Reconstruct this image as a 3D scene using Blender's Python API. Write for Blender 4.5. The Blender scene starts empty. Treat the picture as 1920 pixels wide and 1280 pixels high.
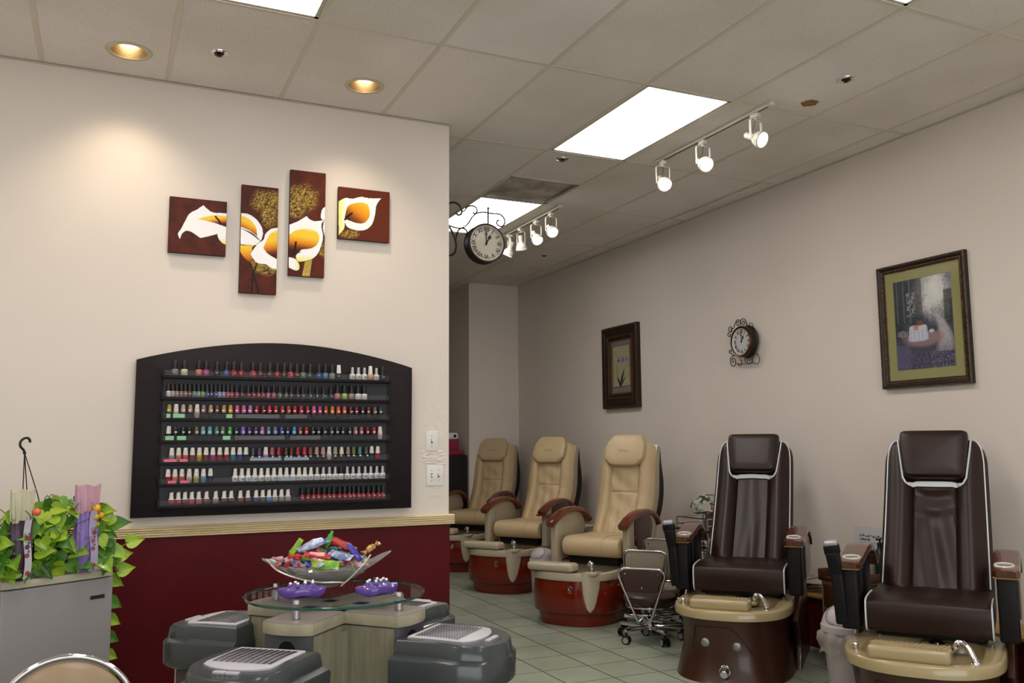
import bpy, bmesh, math, random
from math import sin, cos, pi, radians, sqrt, atan2
from mathutils import Vector, Matrix, noise
random.seed(7)
SC = bpy.context.scene
COL = SC.collection
V = Vector

# ------------------------------------------------------------------ camera
F_PX, YAW, PITCH, ROLL, CAMH = 1654.0, radians(24.761), radians(6.659), radians(-0.407), 1.36
_fw = V((sin(YAW)*cos(PITCH), cos(YAW)*cos(PITCH), sin(PITCH)))
_r0 = V((cos(YAW), -sin(YAW), 0)); _u0 = _r0.cross(_fw)
_r = _r0*cos(ROLL) + _u0*sin(ROLL); _u = _u0*cos(ROLL) - _r0*sin(ROLL)
CAM = V((0, 0, CAMH))
cd = bpy.data.cameras.new('camera'); cam = bpy.data.objects.new('camera', cd); COL.objects.link(cam)
cam.matrix_world = Matrix(((_r.x, _u.x, -_fw.x, 0), (_r.y, _u.y, -_fw.y, 0), (_r.z, _u.z, -_fw.z, CAMH), (0, 0, 0, 1)))
cd.sensor_width = 36; cd.lens = F_PX*36/1920; cd.clip_start = 0.05; cd.clip_end = 60
SC.camera = cam
def _ray(x, y): return _fw + _r*((x-960)/F_PX) + _u*((640-y)/F_PX)
def on_y(x, y, Y): d = _ray(x, y); return CAM + d*(Y/d.y)       # where a line of sight meets a wall y = Y
def on_x(x, y, X): d = _ray(x, y); return CAM + d*(X/d.x)
def on_z(x, y, Z): d = _ray(x, y); return CAM + d*((Z-CAMH)/d.z)

# ------------------------------------------------------------------ materials
def lin(c):
    if isinstance(c, str):
        c = c.lstrip('#'); c = tuple(int(c[i:i+2], 16)/255 for i in (0, 2, 4))
    return tuple((v/12.92 if v <= .04045 else ((v+.055)/1.055)**2.4) for v in c)
MATS = {}
def mat(name, col='808080', rough=.5, metal=0., coat=0., trans=0., emit=0., ecol=None, bump=0., bscale=40., vary=0., vscale=6.,
        ior=1.45, vcol=False, col2=None, stretch=(1, 1, 1), alpha=1., sheen=0., dist=.002, spec=.5, detail=3.):
    if name in MATS: return MATS[name]
    m = bpy.data.materials.new(name); m.use_nodes = True
    nt = m.node_tree; b = nt.nodes['Principled BSDF']
    c = lin(col)
    b.inputs['Base Color'].default_value = (*c, 1); b.inputs['Roughness'].default_value = rough
    b.inputs['Metallic'].default_value = metal; b.inputs['IOR'].default_value = ior
    b.inputs['Coat Weight'].default_value = coat; b.inputs['Coat Roughness'].default_value = .08
    b.inputs['Transmission Weight'].default_value = trans; b.inputs['Alpha'].default_value = alpha
    b.inputs['Sheen Weight'].default_value = sheen; b.inputs['Specular IOR Level'].default_value = spec
    if emit: b.inputs['Emission Color'].default_value = (*lin(ecol or col), 1); b.inputs['Emission Strength'].default_value = emit
    tc = None
    def coords():
        nonlocal tc
        if tc is None:
            t = nt.nodes.new('ShaderNodeTexCoord'); mp = nt.nodes.new('ShaderNodeMapping'); mp.inputs['Scale'].default_value = stretch
            nt.links.new(t.outputs['Object'], mp.inputs['Vector']); tc = mp.outputs['Vector']
        return tc
    if vcol:
        a = nt.nodes.new('ShaderNodeAttribute'); a.attribute_name = 'Col'
        nt.links.new(a.outputs['Color'], b.inputs['Base Color'])
    elif vary or col2:
        n = nt.nodes.new('ShaderNodeTexNoise'); n.inputs['Scale'].default_value = vscale; n.inputs['Detail'].default_value = detail
        nt.links.new(coords(), n.inputs['Vector'])
        r = nt.nodes.new('ShaderNodeValToRGB')
        if col2: ca, cb = c, lin(col2)
        else: ca = tuple(v*(1-vary) for v in c); cb = tuple(min(1, v*(1+vary)) for v in c)
        r.color_ramp.elements[0].color = (*ca, 1); r.color_ramp.elements[1].color = (*cb, 1)
        r.color_ramp.elements[0].position = .35; r.color_ramp.elements[1].position = .65
        nt.links.new(n.outputs['Fac'], r.inputs['Fac']); nt.links.new(r.outputs['Color'], b.inputs['Base Color'])
    if bump:
        n2 = nt.nodes.new('ShaderNodeTexNoise'); n2.inputs['Scale'].default_value = bscale; n2.inputs['Detail'].default_value = 4
        nt.links.new(coords(), n2.inputs['Vector'])
        bp = nt.nodes.new('ShaderNodeBump'); bp.inputs['Strength'].default_value = bump; bp.inputs['Distance'].default_value = dist
        nt.links.new(n2.outputs['Fac'], bp.inputs['Height']); nt.links.new(bp.outputs['Normal'], b.inputs['Normal'])
    MATS[name] = m
    return m

# ------------------------------------------------------------------ mesh builder
def catmull(pts, n=8, closed=False):
    P = [V(p) for p in pts]; out = []; m = len(P)
    for i in range(m if closed else m-1):
        p0 = P[(i-1) % m] if closed or i > 0 else P[0]*2-P[1]
        p1 = P[i]; p2 = P[(i+1) % m]
        p3 = P[(i+2) % m] if closed or i+2 < m else P[-1]*2-P[-2]
        for k in range(n):
            t = k/n
            out.append(.5*((2*p1)+(p2-p0)*t+(2*p0-5*p1+4*p2-p3)*t*t+(3*p1-p0-3*p2+p3)*t**3))
    if not closed: out.append(P[-1])
    return out

class MB:
    def __init__(s): s.bm = bmesh.new(); s.mats = []; s.i = 0; s.X = Matrix()
    def m(s, mt):
        if mt not in s.mats: s.mats.append(mt)
        s.i = s.mats.index(mt); return s
    def _fin(s, t):
        for f in t.faces: f.material_index = s.i
        t.transform(s.X)
        if s.X.determinant() < 0: bmesh.ops.reverse_faces(t, faces=t.faces)
        me = bpy.data.meshes.new('t'); t.to_mesh(me); t.free(); s.bm.from_mesh(me); bpy.data.meshes.remove(me); return s
    def box(s, x0, x1, y0, y1, z0, z1, r=0., seg=2):
        t = bmesh.new(); bmesh.ops.create_cube(t, size=1)
        for v in t.verts: v.co = V(((x0+x1)/2+v.co.x*(x1-x0), (y0+y1)/2+v.co.y*(y1-y0), (z0+z1)/2+v.co.z*(z1-z0)))
        if r > 0:
            r = min(r, .49*min(abs(x1-x0), abs(y1-y0), abs(z1-z0)))
            bmesh.ops.bevel(t, geom=list(t.edges), offset=r, segments=seg, profile=.5, affect='EDGES')
        return s._fin(t)
    def loft(s, rings, closed=True, cap=True):
        t = bmesh.new(); R = [[t.verts.new(p) for p in r] for r in rings]; n = len(R[0])
        for a, b in zip(R[:-1], R[1:]):
            for k in range(n if closed else n-1):
                q = (a[k], a[(k+1) % n], b[(k+1) % n], b[k])
                try: t.faces.new(q)
                except ValueError: pass
        if cap and closed:
            for r, fl in ((R[0], True), (R[-1], False)):
                try: t.faces.new(list(reversed(r)) if fl else r)
                except ValueError: pass
        bmesh.ops.remove_doubles(t, verts=t.verts, dist=1e-6)
        bmesh.ops.recalc_face_normals(t, faces=t.faces)
        return s._fin(t)
    def lathe(s, prof, c=(0, 0, 0), n=24, M=None, cap=True):
        rings = []
        for r, z in prof:
            rings.append([V((max(r, 1e-5)*cos(2*pi*k/n), max(r, 1e-5)*sin(2*pi*k/n), z)) for k in range(n)])
        if M is not None: rings = [[M @ p for p in r] for r in rings]
        rings = [[p+V(c) for p in r] for r in rings]
        return s.loft(rings, cap=cap)
    def cyl(s, a, b, r, r2=None, n=16):
        a, b = V(a), V(b); d = b-a; q = d.to_track_quat('Z', 'Y').to_matrix()
        r2 = r if r2 is None else r2
        e = min(r, r2)*.12
        rings = []
        L = d.length
        for rr, z in ((r-e, 0), (r, e), (r2, L-e), (r2-e, L)):
            rings.append([a+q @ V((rr*cos(2*pi*k/n), rr*sin(2*pi*k/n), z)) for k in range(n)])
        return s.loft(rings)
    def ball(s, c, r, sc=(1, 1, 1), n=16, M=None):
        t = bmesh.new(); bmesh.ops.create_uvsphere(t, u_segments=n, v_segments=max(6, n//2), radius=r)
        for v in t.verts:
            p = V((v.co.x*sc[0], v.co.y*sc[1], v.co.z*sc[2]))
            if M is not None: p = M @ p
            v.co = p+V(c)
        return s._fin(t)
    def tube(s, pts, r, n=8, closed=False, flat=None):
        P = [V(p) for p in pts]; m = len(P); rings = []
        up = None
        for i in range(m):
            if closed: tg = P[(i+1) % m]-P[(i-1) % m]
            else: tg = P[min(i+1, m-1)]-P[max(i-1, 0)]
            if tg.length < 1e-9: tg = V((0, 0, 1))
            tg.normalize()
            if up is None:
                up = V((0, 0, 1)) if abs(tg.z) < .9 else V((1, 0, 0))
            sd = tg.cross(up).normalized(); up = sd.cross(tg).normalized()
            rr = r[i] if isinstance(r, (list, tuple)) else r
            fl = flat or (1, 1)
            rings.append([P[i]+sd*(rr*fl[0]*cos(2*pi*k/n))+up*(rr*fl[1]*sin(2*pi*k/n)) for k in range(n)])
        if closed: rings.append(rings[0])
        return s.loft(rings, cap=not closed)
    def prism(s, poly, axis, d0, d1, r=0., seg=2):
        # poly: 2d points; axis 'x': (y,z), 'y': (x,z), 'z': (x,y)
        def P(p, d): return {'x': (d, p[0], p[1]), 'y': (p[0], d, p[1]), 'z': (p[0], p[1], d)}[axis]
        t = bmesh.new()
        A = [t.verts.new(P(p, d0)) for p in poly]; B = [t.verts.new(P(p, d1)) for p in poly]; n = len(poly)
        fa = t.faces.new(A); fb = t.faces.new(list(reversed(B)))
        for k in range(n): t.faces.new((A[k], B[k], B[(k+1) % n], A[(k+1) % n]))
        bmesh.ops.recalc_face_normals(t, faces=t.faces)
        if r > 0:
            ed = [e for e in t.edges if fa in e.link_faces or fb in e.link_faces]
            bmesh.ops.bevel(t, geom=ed, offset=r, segments=seg, profile=.5, affect='EDGES')
        return s._fin(t)
    def slab(s, prof, x0, x1, r=.02):
        # closed side profile [(y,z)] carried across x with rounded, puffed ends
        cy = sum(p[0] for p in prof)/len(prof); cz = sum(p[1] for p in prof)/len(prof); rings = []
        for f, sh in ((0, 1.), (.06, .55), (.3, .15), (1, 0), (None, 0), (1, 0), (.3, .15), (.06, .55), (0, 1.)):
            rings.append((f, sh))
        out = []
        for i, (f, sh) in enumerate(rings):
            if f is None: x = (x0+x1)/2
            else: x = x0+f*r if i < 4 else x1-f*r
            ring = []
            for y, z in prof:
                dy, dz = y-cy, z-cz; L = sqrt(dy*dy+dz*dz)+1e-9
                k = max(0, L-sh*r)/L
                ring.append(V((x, cy+dy*k, cz+dz*k)))
            out.append(ring)
        return s.loft(out)
    def grid(s, f, nu, nv, cols=None):
        t = bmesh.new(); L = t.verts.layers.float_color.new('Col') if cols else None
        G = []
        for j in range(nv+1):
            row = []
            for i in range(nu+1):
                v = t.verts.new(f(i/nu, j/nv))
                if cols: c = cols(i/nu, j/nv); v[L] = (*c, 1)
                row.append(v)
            G.append(row)
        for j in range(nv):
            for i in range(nu): t.faces.new((G[j][i], G[j][i+1], G[j+1][i+1], G[j+1][i]))
        if cols and 'Col' not in s.bm.verts.layers.float_color.keys(): s.bm.verts.layers.float_color.new('Col')
        return s._fin(t)
    def text(s, body, size, M, ext=.0004, align='CENTER', bold=0.):
        cu = bpy.data.curves.new('t', 'FONT'); cu.body = body; cu.size = size; cu.extrude = ext; cu.offset = bold*size
        cu.align_x = align; cu.align_y = 'CENTER'; cu.resolution_u = 3
        o = bpy.data.objects.new('t', cu); me = bpy.data.meshes.new_from_object(o)
        t = bmesh.new(); t.from_mesh(me); t.transform(M)
        bpy.data.objects.remove(o); bpy.data.curves.remove(cu); bpy.data.meshes.remove(me)
        return s._fin(t)
    def build(s, name, parent=None, ang=38, loc=None, rz=0.):
        me = bpy.data.meshes.new(name); s.bm.to_mesh(me); s.bm.free()
        for mt in s.mats: me.materials.append(mt)
        for p in me.polygons: p.use_smooth = True
        me.set_sharp_from_angle(angle=radians(ang))
        o = bpy.data.objects.new(name, me); COL.objects.link(o)
        if parent: o.parent = parent
        if loc is not None: o.location = loc
        if rz: o.rotation_euler[2] = rz
        return o

def tag(o, label=None, cat=None, group=None, kind=None):
    if label: o['label'] = label
    if cat: o['category'] = cat
    if group: o['group'] = group
    if kind: o['kind'] = kind
    return o
def struct(mb, name, **k): return tag(mb.build(name, **k), kind='structure')
def thing(name, label, cat, loc=(0, 0, 0), rz=0., group=None):
    o = bpy.data.objects.new(name, None); COL.objects.link(o); o.empty_display_size = .1
    o.location = loc; o.rotation_euler = (0, 0, rz)
    return tag(o, label, cat, group)
def dup(o, loc=None, rz=None, label=None, parent=None):
    c = o.copy(); COL.objects.link(c)
    if parent is not None: c.parent = parent
    if loc is not None: c.location = loc
    if rz is not None: c.rotation_euler = (0, 0, rz)
    if label: c['label'] = label
    for ch in list(o.children): dup(ch, parent=c)
    return c
def XF(loc=(0, 0, 0), rz=0., rx=0., ry=0., sc=1.):
    return Matrix.Translation(loc) @ Matrix.Rotation(rz, 4, 'Z') @ Matrix.Rotation(ry, 4, 'Y') @ Matrix.Rotation(rx, 4, 'X') @ Matrix.Diagonal((sc, sc, sc, 1))
CHROME = mat('chrome', 'd8d8dc', .09, 1.)
STEEL = mat('brushed_steel', 'b4b4b6', .32, 1.)
BLACK = mat('black_plastic', '101012', .4)
WHITEP = mat('white_plastic', 'dedad6', .35)
# ================================================================== THE SETTING
XR, YP, HC, T = 4.697, 5.017, 3.352, .6096
GX0, GY0 = 1.454, 3.970
XL, YB, YF = -2.6, -2.6, 12.2          # left wall, storefront, far end
PX1 = 1.890                             # free end of the partition
CREAM = mat('cream_wall_paint', 'd8cec4', .75, bump=.12, bscale=180, dist=.001, vary=.02, vscale=1.2)

def floor_mat():
    m = bpy.data.materials.new('green_grey_floor_tile'); m.use_nodes = True; nt = m.node_tree; b = nt.nodes['Principled BSDF']
    tc = nt.nodes.new('ShaderNodeTexCoord'); mp = nt.nodes.new('ShaderNodeMapping')
    s = .3128
    mp.inputs['Location'].default_value = (-(2.779 % s), -(5.25 % s), 0)
    nt.links.new(tc.outputs['Object'], mp.inputs['Vector'])
    br = nt.nodes.new('ShaderNodeTexBrick'); br.offset = 0; br.squash = 1
    br.inputs['Scale'].default_value = 1; br.inputs['Brick Width'].default_value = s; br.inputs['Row Height'].default_value = s
    br.inputs['Mortar Size'].default_value = .0042; br.inputs['Mortar Smooth'].default_value = .2; br.inputs['Bias'].default_value = 0
    br.inputs['Color1'].default_value = (*lin('9aa290'), 1); br.inputs['Color2'].default_value = (*lin('909886'), 1)
    br.inputs['Mortar'].default_value = (*lin('30231a'), 1)
    nt.links.new(mp.outputs['Vector'], br.inputs['Vector'])
    n = nt.nodes.new('ShaderNodeTexNoise'); n.inputs['Scale'].default_value = 3; n.inputs['Detail'].default_value = 6
    nt.links.new(tc.outputs['Object'], n.inputs['Vector'])
    r = nt.nodes.new('ShaderNodeValToRGB'); r.color_ramp.elements[0].color = (.82, .82, .8, 1); r.color_ramp.elements[1].color = (1, 1, 1, 1)
    r.color_ramp.elements[0].position = .35; r.color_ramp.elements[1].position = .6
    nt.links.new(n.outputs['Fac'], r.inputs['Fac'])
    mx = nt.nodes.new('ShaderNodeMix'); mx.data_type = 'RGBA'; mx.blend_type = 'MULTIPLY'; mx.inputs['Factor'].default_value = 1
    nt.links.new(br.outputs['Color'], mx.inputs['A']); nt.links.new(r.outputs['Color'], mx.inputs['B'])
    nt.links.new(mx.outputs['Result'], b.inputs['Base Color'])
    b.inputs['Roughness'].default_value = .38
    bp = nt.nodes.new('ShaderNodeBump'); bp.inputs['Strength'].default_value = .5; bp.inputs['Distance'].default_value = .002; bp.invert = True
    nt.links.new(br.outputs['Fac'], bp.inputs['Height']); nt.links.new(bp.outputs['Normal'], b.inputs['Normal'])
    return m
struct(MB().m(floor_mat()).box(XL-.1, XR+.1, YB-.1, YF+.1, -.05, 0), 'floor')

def ceil_mat(nm, base, fleck):
    m = bpy.data.materials.new(nm); m.use_nodes = True; nt = m.node_tree; b = nt.nodes['Principled BSDF']
    tc = nt.nodes.new('ShaderNodeTexCoord')
    n = nt.nodes.new('ShaderNodeTexNoise'); n.inputs['Scale'].default_value = 105; n.inputs['Detail'].default_value = 3; n.inputs['Roughness'].default_value = .7
    nt.links.new(tc.outputs['Object'], n.inputs['Vector'])
    r = nt.nodes.new('ShaderNodeValToRGB'); e = r.color_ramp.elements
    e[0].position = .30; e[0].color = (*lin(fleck), 1); e[1].position = .40; e[1].color = (*lin(base), 1)
    nt.links.new(n.outputs['Fac'], r.inputs['Fac'])
    n2 = nt.nodes.new('ShaderNodeTexNoise'); n2.inputs['Scale'].default_value = 1.3; n2.inputs['Detail'].default_value = 3
    nt.links.new(tc.outputs['Object'], n2.inputs['Vector'])
    r2 = nt.nodes.new('ShaderNodeValToRGB'); r2.color_ramp.elements[0].color = (.86, .85, .8, 1); r2.color_ramp.elements[0].position = .3
    r2.color_ramp.elements[1].position = .6; r2.color_ramp.elements[1].color = (1, 1, 1, 1)
    nt.links.new(n2.outputs['Fac'], r2.inputs['Fac'])
    mx = nt.nodes.new('ShaderNodeMix'); mx.data_type = 'RGBA'; mx.blend_type = 'MULTIPLY'; mx.inputs['Factor'].default_value = 1
    nt.links.new(r.outputs['Color'], mx.inputs['A']); nt.links.new(r2.outputs['Color'], mx.inputs['B'])
    nt.links.new(mx.outputs['Result'], b.inputs['Base Color']); b.inputs['Roughness'].default_value = .9
    bp = nt.nodes.new('ShaderNodeBump'); bp.inputs['Strength'].default_value = .35; bp.inputs['Distance'].default_value = .002
    nt.links.new(n.outputs['Fac'], bp.inputs['Height']); nt.links.new(bp.outputs['Normal'], b.inputs['Normal'])
    return m
CT = ceil_mat('ceiling_tile', 'e4dcd8', '958b86'); CT2 = ceil_mat('smooth_ceiling_tile', 'e6dedd', 'dad2d0')
BARM = mat('ceiling_grid_metal', 'd0c6b8', .5)
gap = mat('plenum_dark', '050505', .9)
LIGHTS = [(2, 0), (2, 2), (-2, -1), (2, -2), (-2, -3), (2, -4), (-6, -1), (-6, -3), (-2, 2)]
VENT = (2, 1)
DOWN = [(.035, 4.683), (1.239, 4.629)]
def cells():
    ks = list(range(-7, 6)); rs = list(range(-6, 7))
    for k in ks:
        x0 = max(GX0+k*T, XL); x1 = min(GX0+(k+1)*T, XR)
        if x1-x0 < .02: continue
        for r in rs:
            y0 = max(GY0+2*r*T, YB); y1 = min(GY0+2*(r+1)*T, YF)
            if y1-y0 < .02: continue
            yield k, r, x0, x1, y0, y1
c1 = MB().m(CT); c1.m(CT2); c1.m(CT)
holes = []
for k, r, x0, x1, y0, y1 in cells():
    if (k, r) in LIGHTS: continue
    c1.m(CT2 if (k, r) in ((0, -1), ) else CT)
    if (k, r) == VENT: y1 = y1-T
    g = .004
    gx0, gx1, gy0, gy1 = x0+g, x1-g, y0+g, y1-g
    # two slightly shrunken tiles leave a thin dark slit at an edge, as in the room
    if (k, r) in ((4, 0),): gx0 += .016
    if (k, r) == (5, 1): gx0 += .026
    if (k, r) in ((3, 1), ): gy0 += .012
    dls = [d for d in DOWN if x0 < d[0] < x1 and y0 < d[1] < y1]
    if dls:     # tile with a round hole for the recessed lamp
        cx, cy = dls[0]; R = .088; n = 48; inn = []; out = []
        for q in range(n):
            a = 2*pi*q/n; dx, dy = cos(a), sin(a)
            inn.append(V((cx+R*dx, cy+R*dy, HC)))
            tx = ((gx1-cx) if dx > 0 else (gx0-cx))/dx if abs(dx) > 1e-6 else 1e9
            ty = ((gy1-cy) if dy > 0 else (gy0-cy))/dy if abs(dy) > 1e-6 else 1e9
            tt = min(tx, ty); out.append(V((cx+tt*dx, cy+tt*dy, HC)))
        # snap the outline to the four corners
        for cxx, cyy in ((gx0, gy0), (gx1, gy0), (gx0, gy1), (gx1, gy1)):
            j = min(range(n), key=lambda q: (out[q]-V((cxx, cyy, HC))).length); out[j] = V((cxx, cyy, HC))
        c1.loft([inn, out], cap=False); c1.loft([inn, [p+V((0, 0, .012)) for p in inn]], cap=False)
    else: c1.box(gx0, gx1, gy0, gy1, HC, HC+.012)
c1.m(gap).box(XL-.1, XR+.1, YB-.1, YF+.1, HC+.30, HC+.34)
struct(c1, 'ceiling')
bars = MB().m(BARM)
bw = .012; zb0, zb1 = HC-.003, HC-.0005
for k in range(-6, 6):
    x = GX0+k*T
    if x > XL+.05: bars.box(x-bw, x+bw, YB, YF, zb0, zb1)
for r in range(-5, 7):
    y = GY0+2*r*T
    if YB < y < YF: bars.box(XL, XR, y-bw, y+bw, zb0-.0004, zb1-.0002)
yv = GY0+2*T*2-T; bars.box(GX0+2*T, GX0+3*T, yv-bw, yv+bw, zb0-.0004, zb1-.0002)
struct(bars, 'trim_1')
wa = MB().m(BARM)       # wall angle along the walls
wa.box(XR-.022, XR-.001, YB, YF, HC-.0046, HC-.0034); wa.box(XL, PX1, YP-.022, YP-.001, HC-.006, HC-.0048)
struct(wa, 'trim_2')

# ---- walls
struct(MB().m(CREAM).box(XR, XR+.1, YB-.1, YF+.1, 0, HC+.3), 'wall_right')
RED = mat('crimson_wainscot', '4c070e', .5, spec=.18, vary=.12, vscale=2.5)
pw = MB().m(CREAM)
PB = YP+.19
pw.box(XL, PX1, YP, PB, .92, HC)
# rough plaster patch between the switches
def patch(cx, cz, w, h, seed, amp, nu=36, nv=30):
    def f(a, b):
        e = min(a, 1-a, b, 1-b)*6; e = min(1, e)
        n_ = noise.fractal(V((a*w*28+seed, b*h*75, seed)), .9, 2.1, 4)
        return V((cx-w/2+a*w, YP-.0004-max(0, .5+n_)*amp*e, cz-h/2+b*h))
    pw.grid(lambda a, b: f(1-a, b), nu, nv)
patch(1.79, 1.285, .17, .09, 3., .006); patch(1.80, 1.50, .15, .28, 5., .0025); patch(1.80, 1.85, .13, .5, 9., .0015)
patch(1.81, 1.09, .10, .09, 11., .002); patch(1.79, 2.3, .12, .5, 13., .0012)
struct(pw, 'wall_partition')
struct(MB().m(RED).box(XL, PX1+.002, YP-.012, PB+.002, .0, .900), 'wall_wainscot')
# chair rail with grooves
RAIL = mat('pale_wood_rail', 'd9caa6', .45, col2='c9b68c', vscale=3, stretch=(1, 8, 30), detail=5)
rl = MB().m(RAIL)
prof = []
z0, z1 = .893, .951
nrib = 5; rb = (z1-z0)/nrib
pts = [(YP+.0, z0)]
for i in range(nrib):
    a = z0+i*rb
    pts += [(YP-.024, a+.0015), (YP-.0285, a+.005), (YP-.0285, a+rb-.005), (YP-.024, a+rb-.0015)]
    if i < nrib-1: pts += [(YP-.020, a+rb)]
pts += [(YP, z1)]
rl.prism(pts, 'x', XL, PX1+.028)
rl.prism([(p[0]-YP+PX1, p[1]) for p in [(2*YP-q[0], q[1]) for q in pts]], 'y', YP-.0001, PB+.02)
struct(rl, 'trim_3')
bb = mat('pale_wood_base', 'b59d72', .5)
struct(MB().m(bb).box(XL, PX1+.01, YP-.026, YP-.0122, 0, .09, r=.004), 'baseboard_partition')
# pipe ledge along the right wall: crimson face, light wood top
struct(MB().m(RED).box(4.38, XR, 1.2, 9.98, 0, .325), 'wall_ledge')
LW = mat('light_ledge_wood', 'b8935c', .45, col2='a37d48', vscale=4, stretch=(8, 1, 8), detail=5)
struct(MB().m(LW).box(4.362, XR, 1.18, 9.98, .325, .345, r=.004), 'trim_4')
# far end: pier beside the last chair, and the passage behind it
COLM = CREAM
struct(MB().m(COLM).box(4.03, XR, 10.0, 11.2, 0, HC), 'wall_pier')
struct(MB().m(mat('rose_wall_paint', '9a8478', .8)).box(XL, 4.6, 11.3, 11.4, 0, HC), 'wall_back')
struct(MB().m(CREAM).box(XL-.1, XL, YB-.1, YF+.1, 0, HC+.3), 'wall_left')
struct(MB().m(CREAM).box(XL, XR, YF, YF+.1, 0, HC+.3), 'wall_far')
# storefront behind the camera with three tall panes
sf = MB().m(CREAM).box(XL, XR, YB-.1, YB, 2.65, HC+.3).box(XL, XR, YB-.1, YB, 0, .45)
sf.box(XL, -2.0, YB-.1, YB, .45, 2.65).box(4.2, XR, YB-.1, YB, .45, 2.65)
struct(sf, 'wall_front')
ALU = mat('dark_aluminium', '3a3634', .4, .8)
for i, (a, b) in enumerate(((-2.0, 0.05), (.05, 2.1), (2.1, 4.2))):
    w = MB().m(ALU)
    w.box(a, a+.05, YB-.08, YB-.02, .45, 2.65).box(b-.05, b, YB-.08, YB-.02, .45, 2.65).box(a, b, YB-.08, YB-.02, .45, .5).box(a, b, YB-.08, YB-.02, 2.6, 2.65)
    wo = struct(w, 'window_%d' % (i+1))
# ---- ceiling lights
DIFF = mat('light_diffuser', 'ffffff', .5, emit=1.0)
DIFF.node_tree.nodes['Principled BSDF'].inputs['Emission Strength'].default_value = 10.0
DIFF.node_tree.nodes['Principled BSDF'].inputs['Emission Color'].default_value = (1., .955, .93, 1)
FRM = mat('white_light_frame', 'b9b2a8', .5)
LBL = {(2, 0): 'large white ceiling panel in the middle, beside the front track lights',
       (2, 2): 'white fluorescent panel behind the hanging clock, beyond the grey vent',
       (-2, -1): 'white fluorescent panel cut by the top edge above the left wall',
       (2, -2): 'white fluorescent panel whose corner shows at the top right',
       (-2, -3): 'white fluorescent panel over the entrance, left row nearest the storefront', (2, -4): 'white fluorescent panel over the entrance, right row nearest the storefront',
       (-6, -1): 'white fluorescent panel by the left wall, farther from the storefront', (-6, -3): 'white fluorescent panel by the left wall, nearer the storefront',
       (-2, 2): 'white fluorescent panel in the back room behind the partition'}
for (k, r) in LIGHTS:
    x0 = GX0+k*T; y0 = GY0+2*r*T
    th = thing('ceiling_light', LBL[(k, r)], 'ceiling light', (x0+T/2, y0+T, HC), group='fluorescent panels in the ceiling')
    a, b = T/2-.013, T-.013
    f = MB().m(FRM); w = .018; e = .012
    f.box(-a, -a+w, -b, b, 0, .05).box(a-w, a, -b, b, 0, .05).box(-a, a, -b, -b+w, 0, .05).box(-a, a, b-w, b, 0, .05).box(-a, a, -b, b, .05, .06)
    f.build('frame', th)
    MB().m(DIFF).box(-a+w, a-w, -b+w, b-w, .004, .009).build('diffuser', th)
# ================================================================== CEILING AND WALL FITTINGS
def spot(name, loc, target, energy, size, color, blend=.6, rad=.03):
    l = bpy.data.lights.new(name, 'SPOT'); l.energy = energy; l.spot_size = size; l.spot_blend = blend; l.color = color; l.shadow_soft_size = rad
    o = bpy.data.objects.new(name, l); COL.objects.link(o); o.location = loc
    o.rotation_euler = (V(target)-V(loc)).to_track_quat('-Z', 'Y').to_euler(); return o
WARM = (1., .84, .62)
BULB = mat('warm_bulb', 'fff0d8', .5, emit=22., ecol='ffd9a0')
REFL = mat('lamp_reflector', 'c9bfae', .22, 1.)
for i, (x, y) in enumerate(DOWN):
    t = thing('recessed_downlight', ('round recessed downlight in the ceiling left of the canvases', 'round recessed downlight in the ceiling above the right-hand canvas')[i], 'ceiling light', (x, y, HC), group='recessed downlights by the partition')
    MB().m(mat('downlight_trim', 'c6bba8', .3, .3)).lathe([(.086, .002), (.086, -.004), (.098, -.008), (.108, -.005), (.112, -.001), (.112, .0), (.086, .002)], n=40, cap=False).build('trim_ring', t)
    MB().m(REFL).loft([[V((rr*cos(2*pi*k/32), rr*sin(2*pi*k/32), z)) for k in range(32)] for rr, z in ((.086, -.003), (.083, .03), (.072, .09), (.05, .14), (.001, .142))], cap=False).build('reflector', t)
    MB().m(BULB).lathe([(.0, .055), (.03, .058), (.045, .07), (.05, .085), (.035, .11), (.02, .135), (.0, .139)], n=24).build('bulb', t)
    sp = spot('downlight_lamp', (x, y, HC+.045), (x, y, 0), 30, radians(105), WARM, .8, .04); sp.parent = t; sp.location = (0, 0, .045); sp.rotation_euler = (0, 0, 0)

for i, (px, lb) in enumerate([((411, 99), 'chrome sprinkler head in the ceiling left of centre, between the two downlights'), ((1586, 148), 'chrome sprinkler head in the ceiling at the right, near the brown stain'),
                              ((1054, 298), 'chrome sprinkler head in the ceiling between fluorescent panel and vent'), ((1020, 478), 'small dark sprinkler head in the ceiling by the far track lights')]):
    p = on_z(*px, HC)
    t = thing('sprinkler_head', lb, 'sprinkler', (p.x, p.y, HC), group='sprinkler heads in the ceiling')
    MB().m(CHROME).lathe([(.0, -.003), (.026, -.003), (.030, -.007), (.044, -.003), (.047, .006), (.0, .006)], n=28).build('escutcheon', t)
    b = MB().m(mat('sprinkler_dark', '1c1614', .4, .5)).cyl((0, 0, -.003), (0, 0, -.009), .025, .022)
    b.cyl((0, 0, -.009), (0, 0, -.016), .006); b.lathe([(.0, -.016), (.014, -.016), (.014, -.018), (0, -.019)], n=16); b.build('sprinkler_body', t)
# brown stain disc
p = on_z(1518, 193, HC)
def stain():
    m = MB().m(mat('brown_stain', '8a6236', .8, vary=.5, vscale=60))
    n = 36; m.loft([[V((rr*(1+.08*sin(5*a)+.05*sin(9*a+1))*cos(a), rr*(1+.08*sin(5*a)+.05*sin(9*a+1))*sin(a), z)) for a in [2*pi*k/n for k in range(n)]] for rr, z in ((.001, -.003), (.048, -.003), (.05, -.0005))], cap=False)
    return m
tag(stain().build('ceiling_patch', loc=(p.x, p.y, HC)), 'round brown stained patch on a ceiling tile at the right', 'patch')
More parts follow.
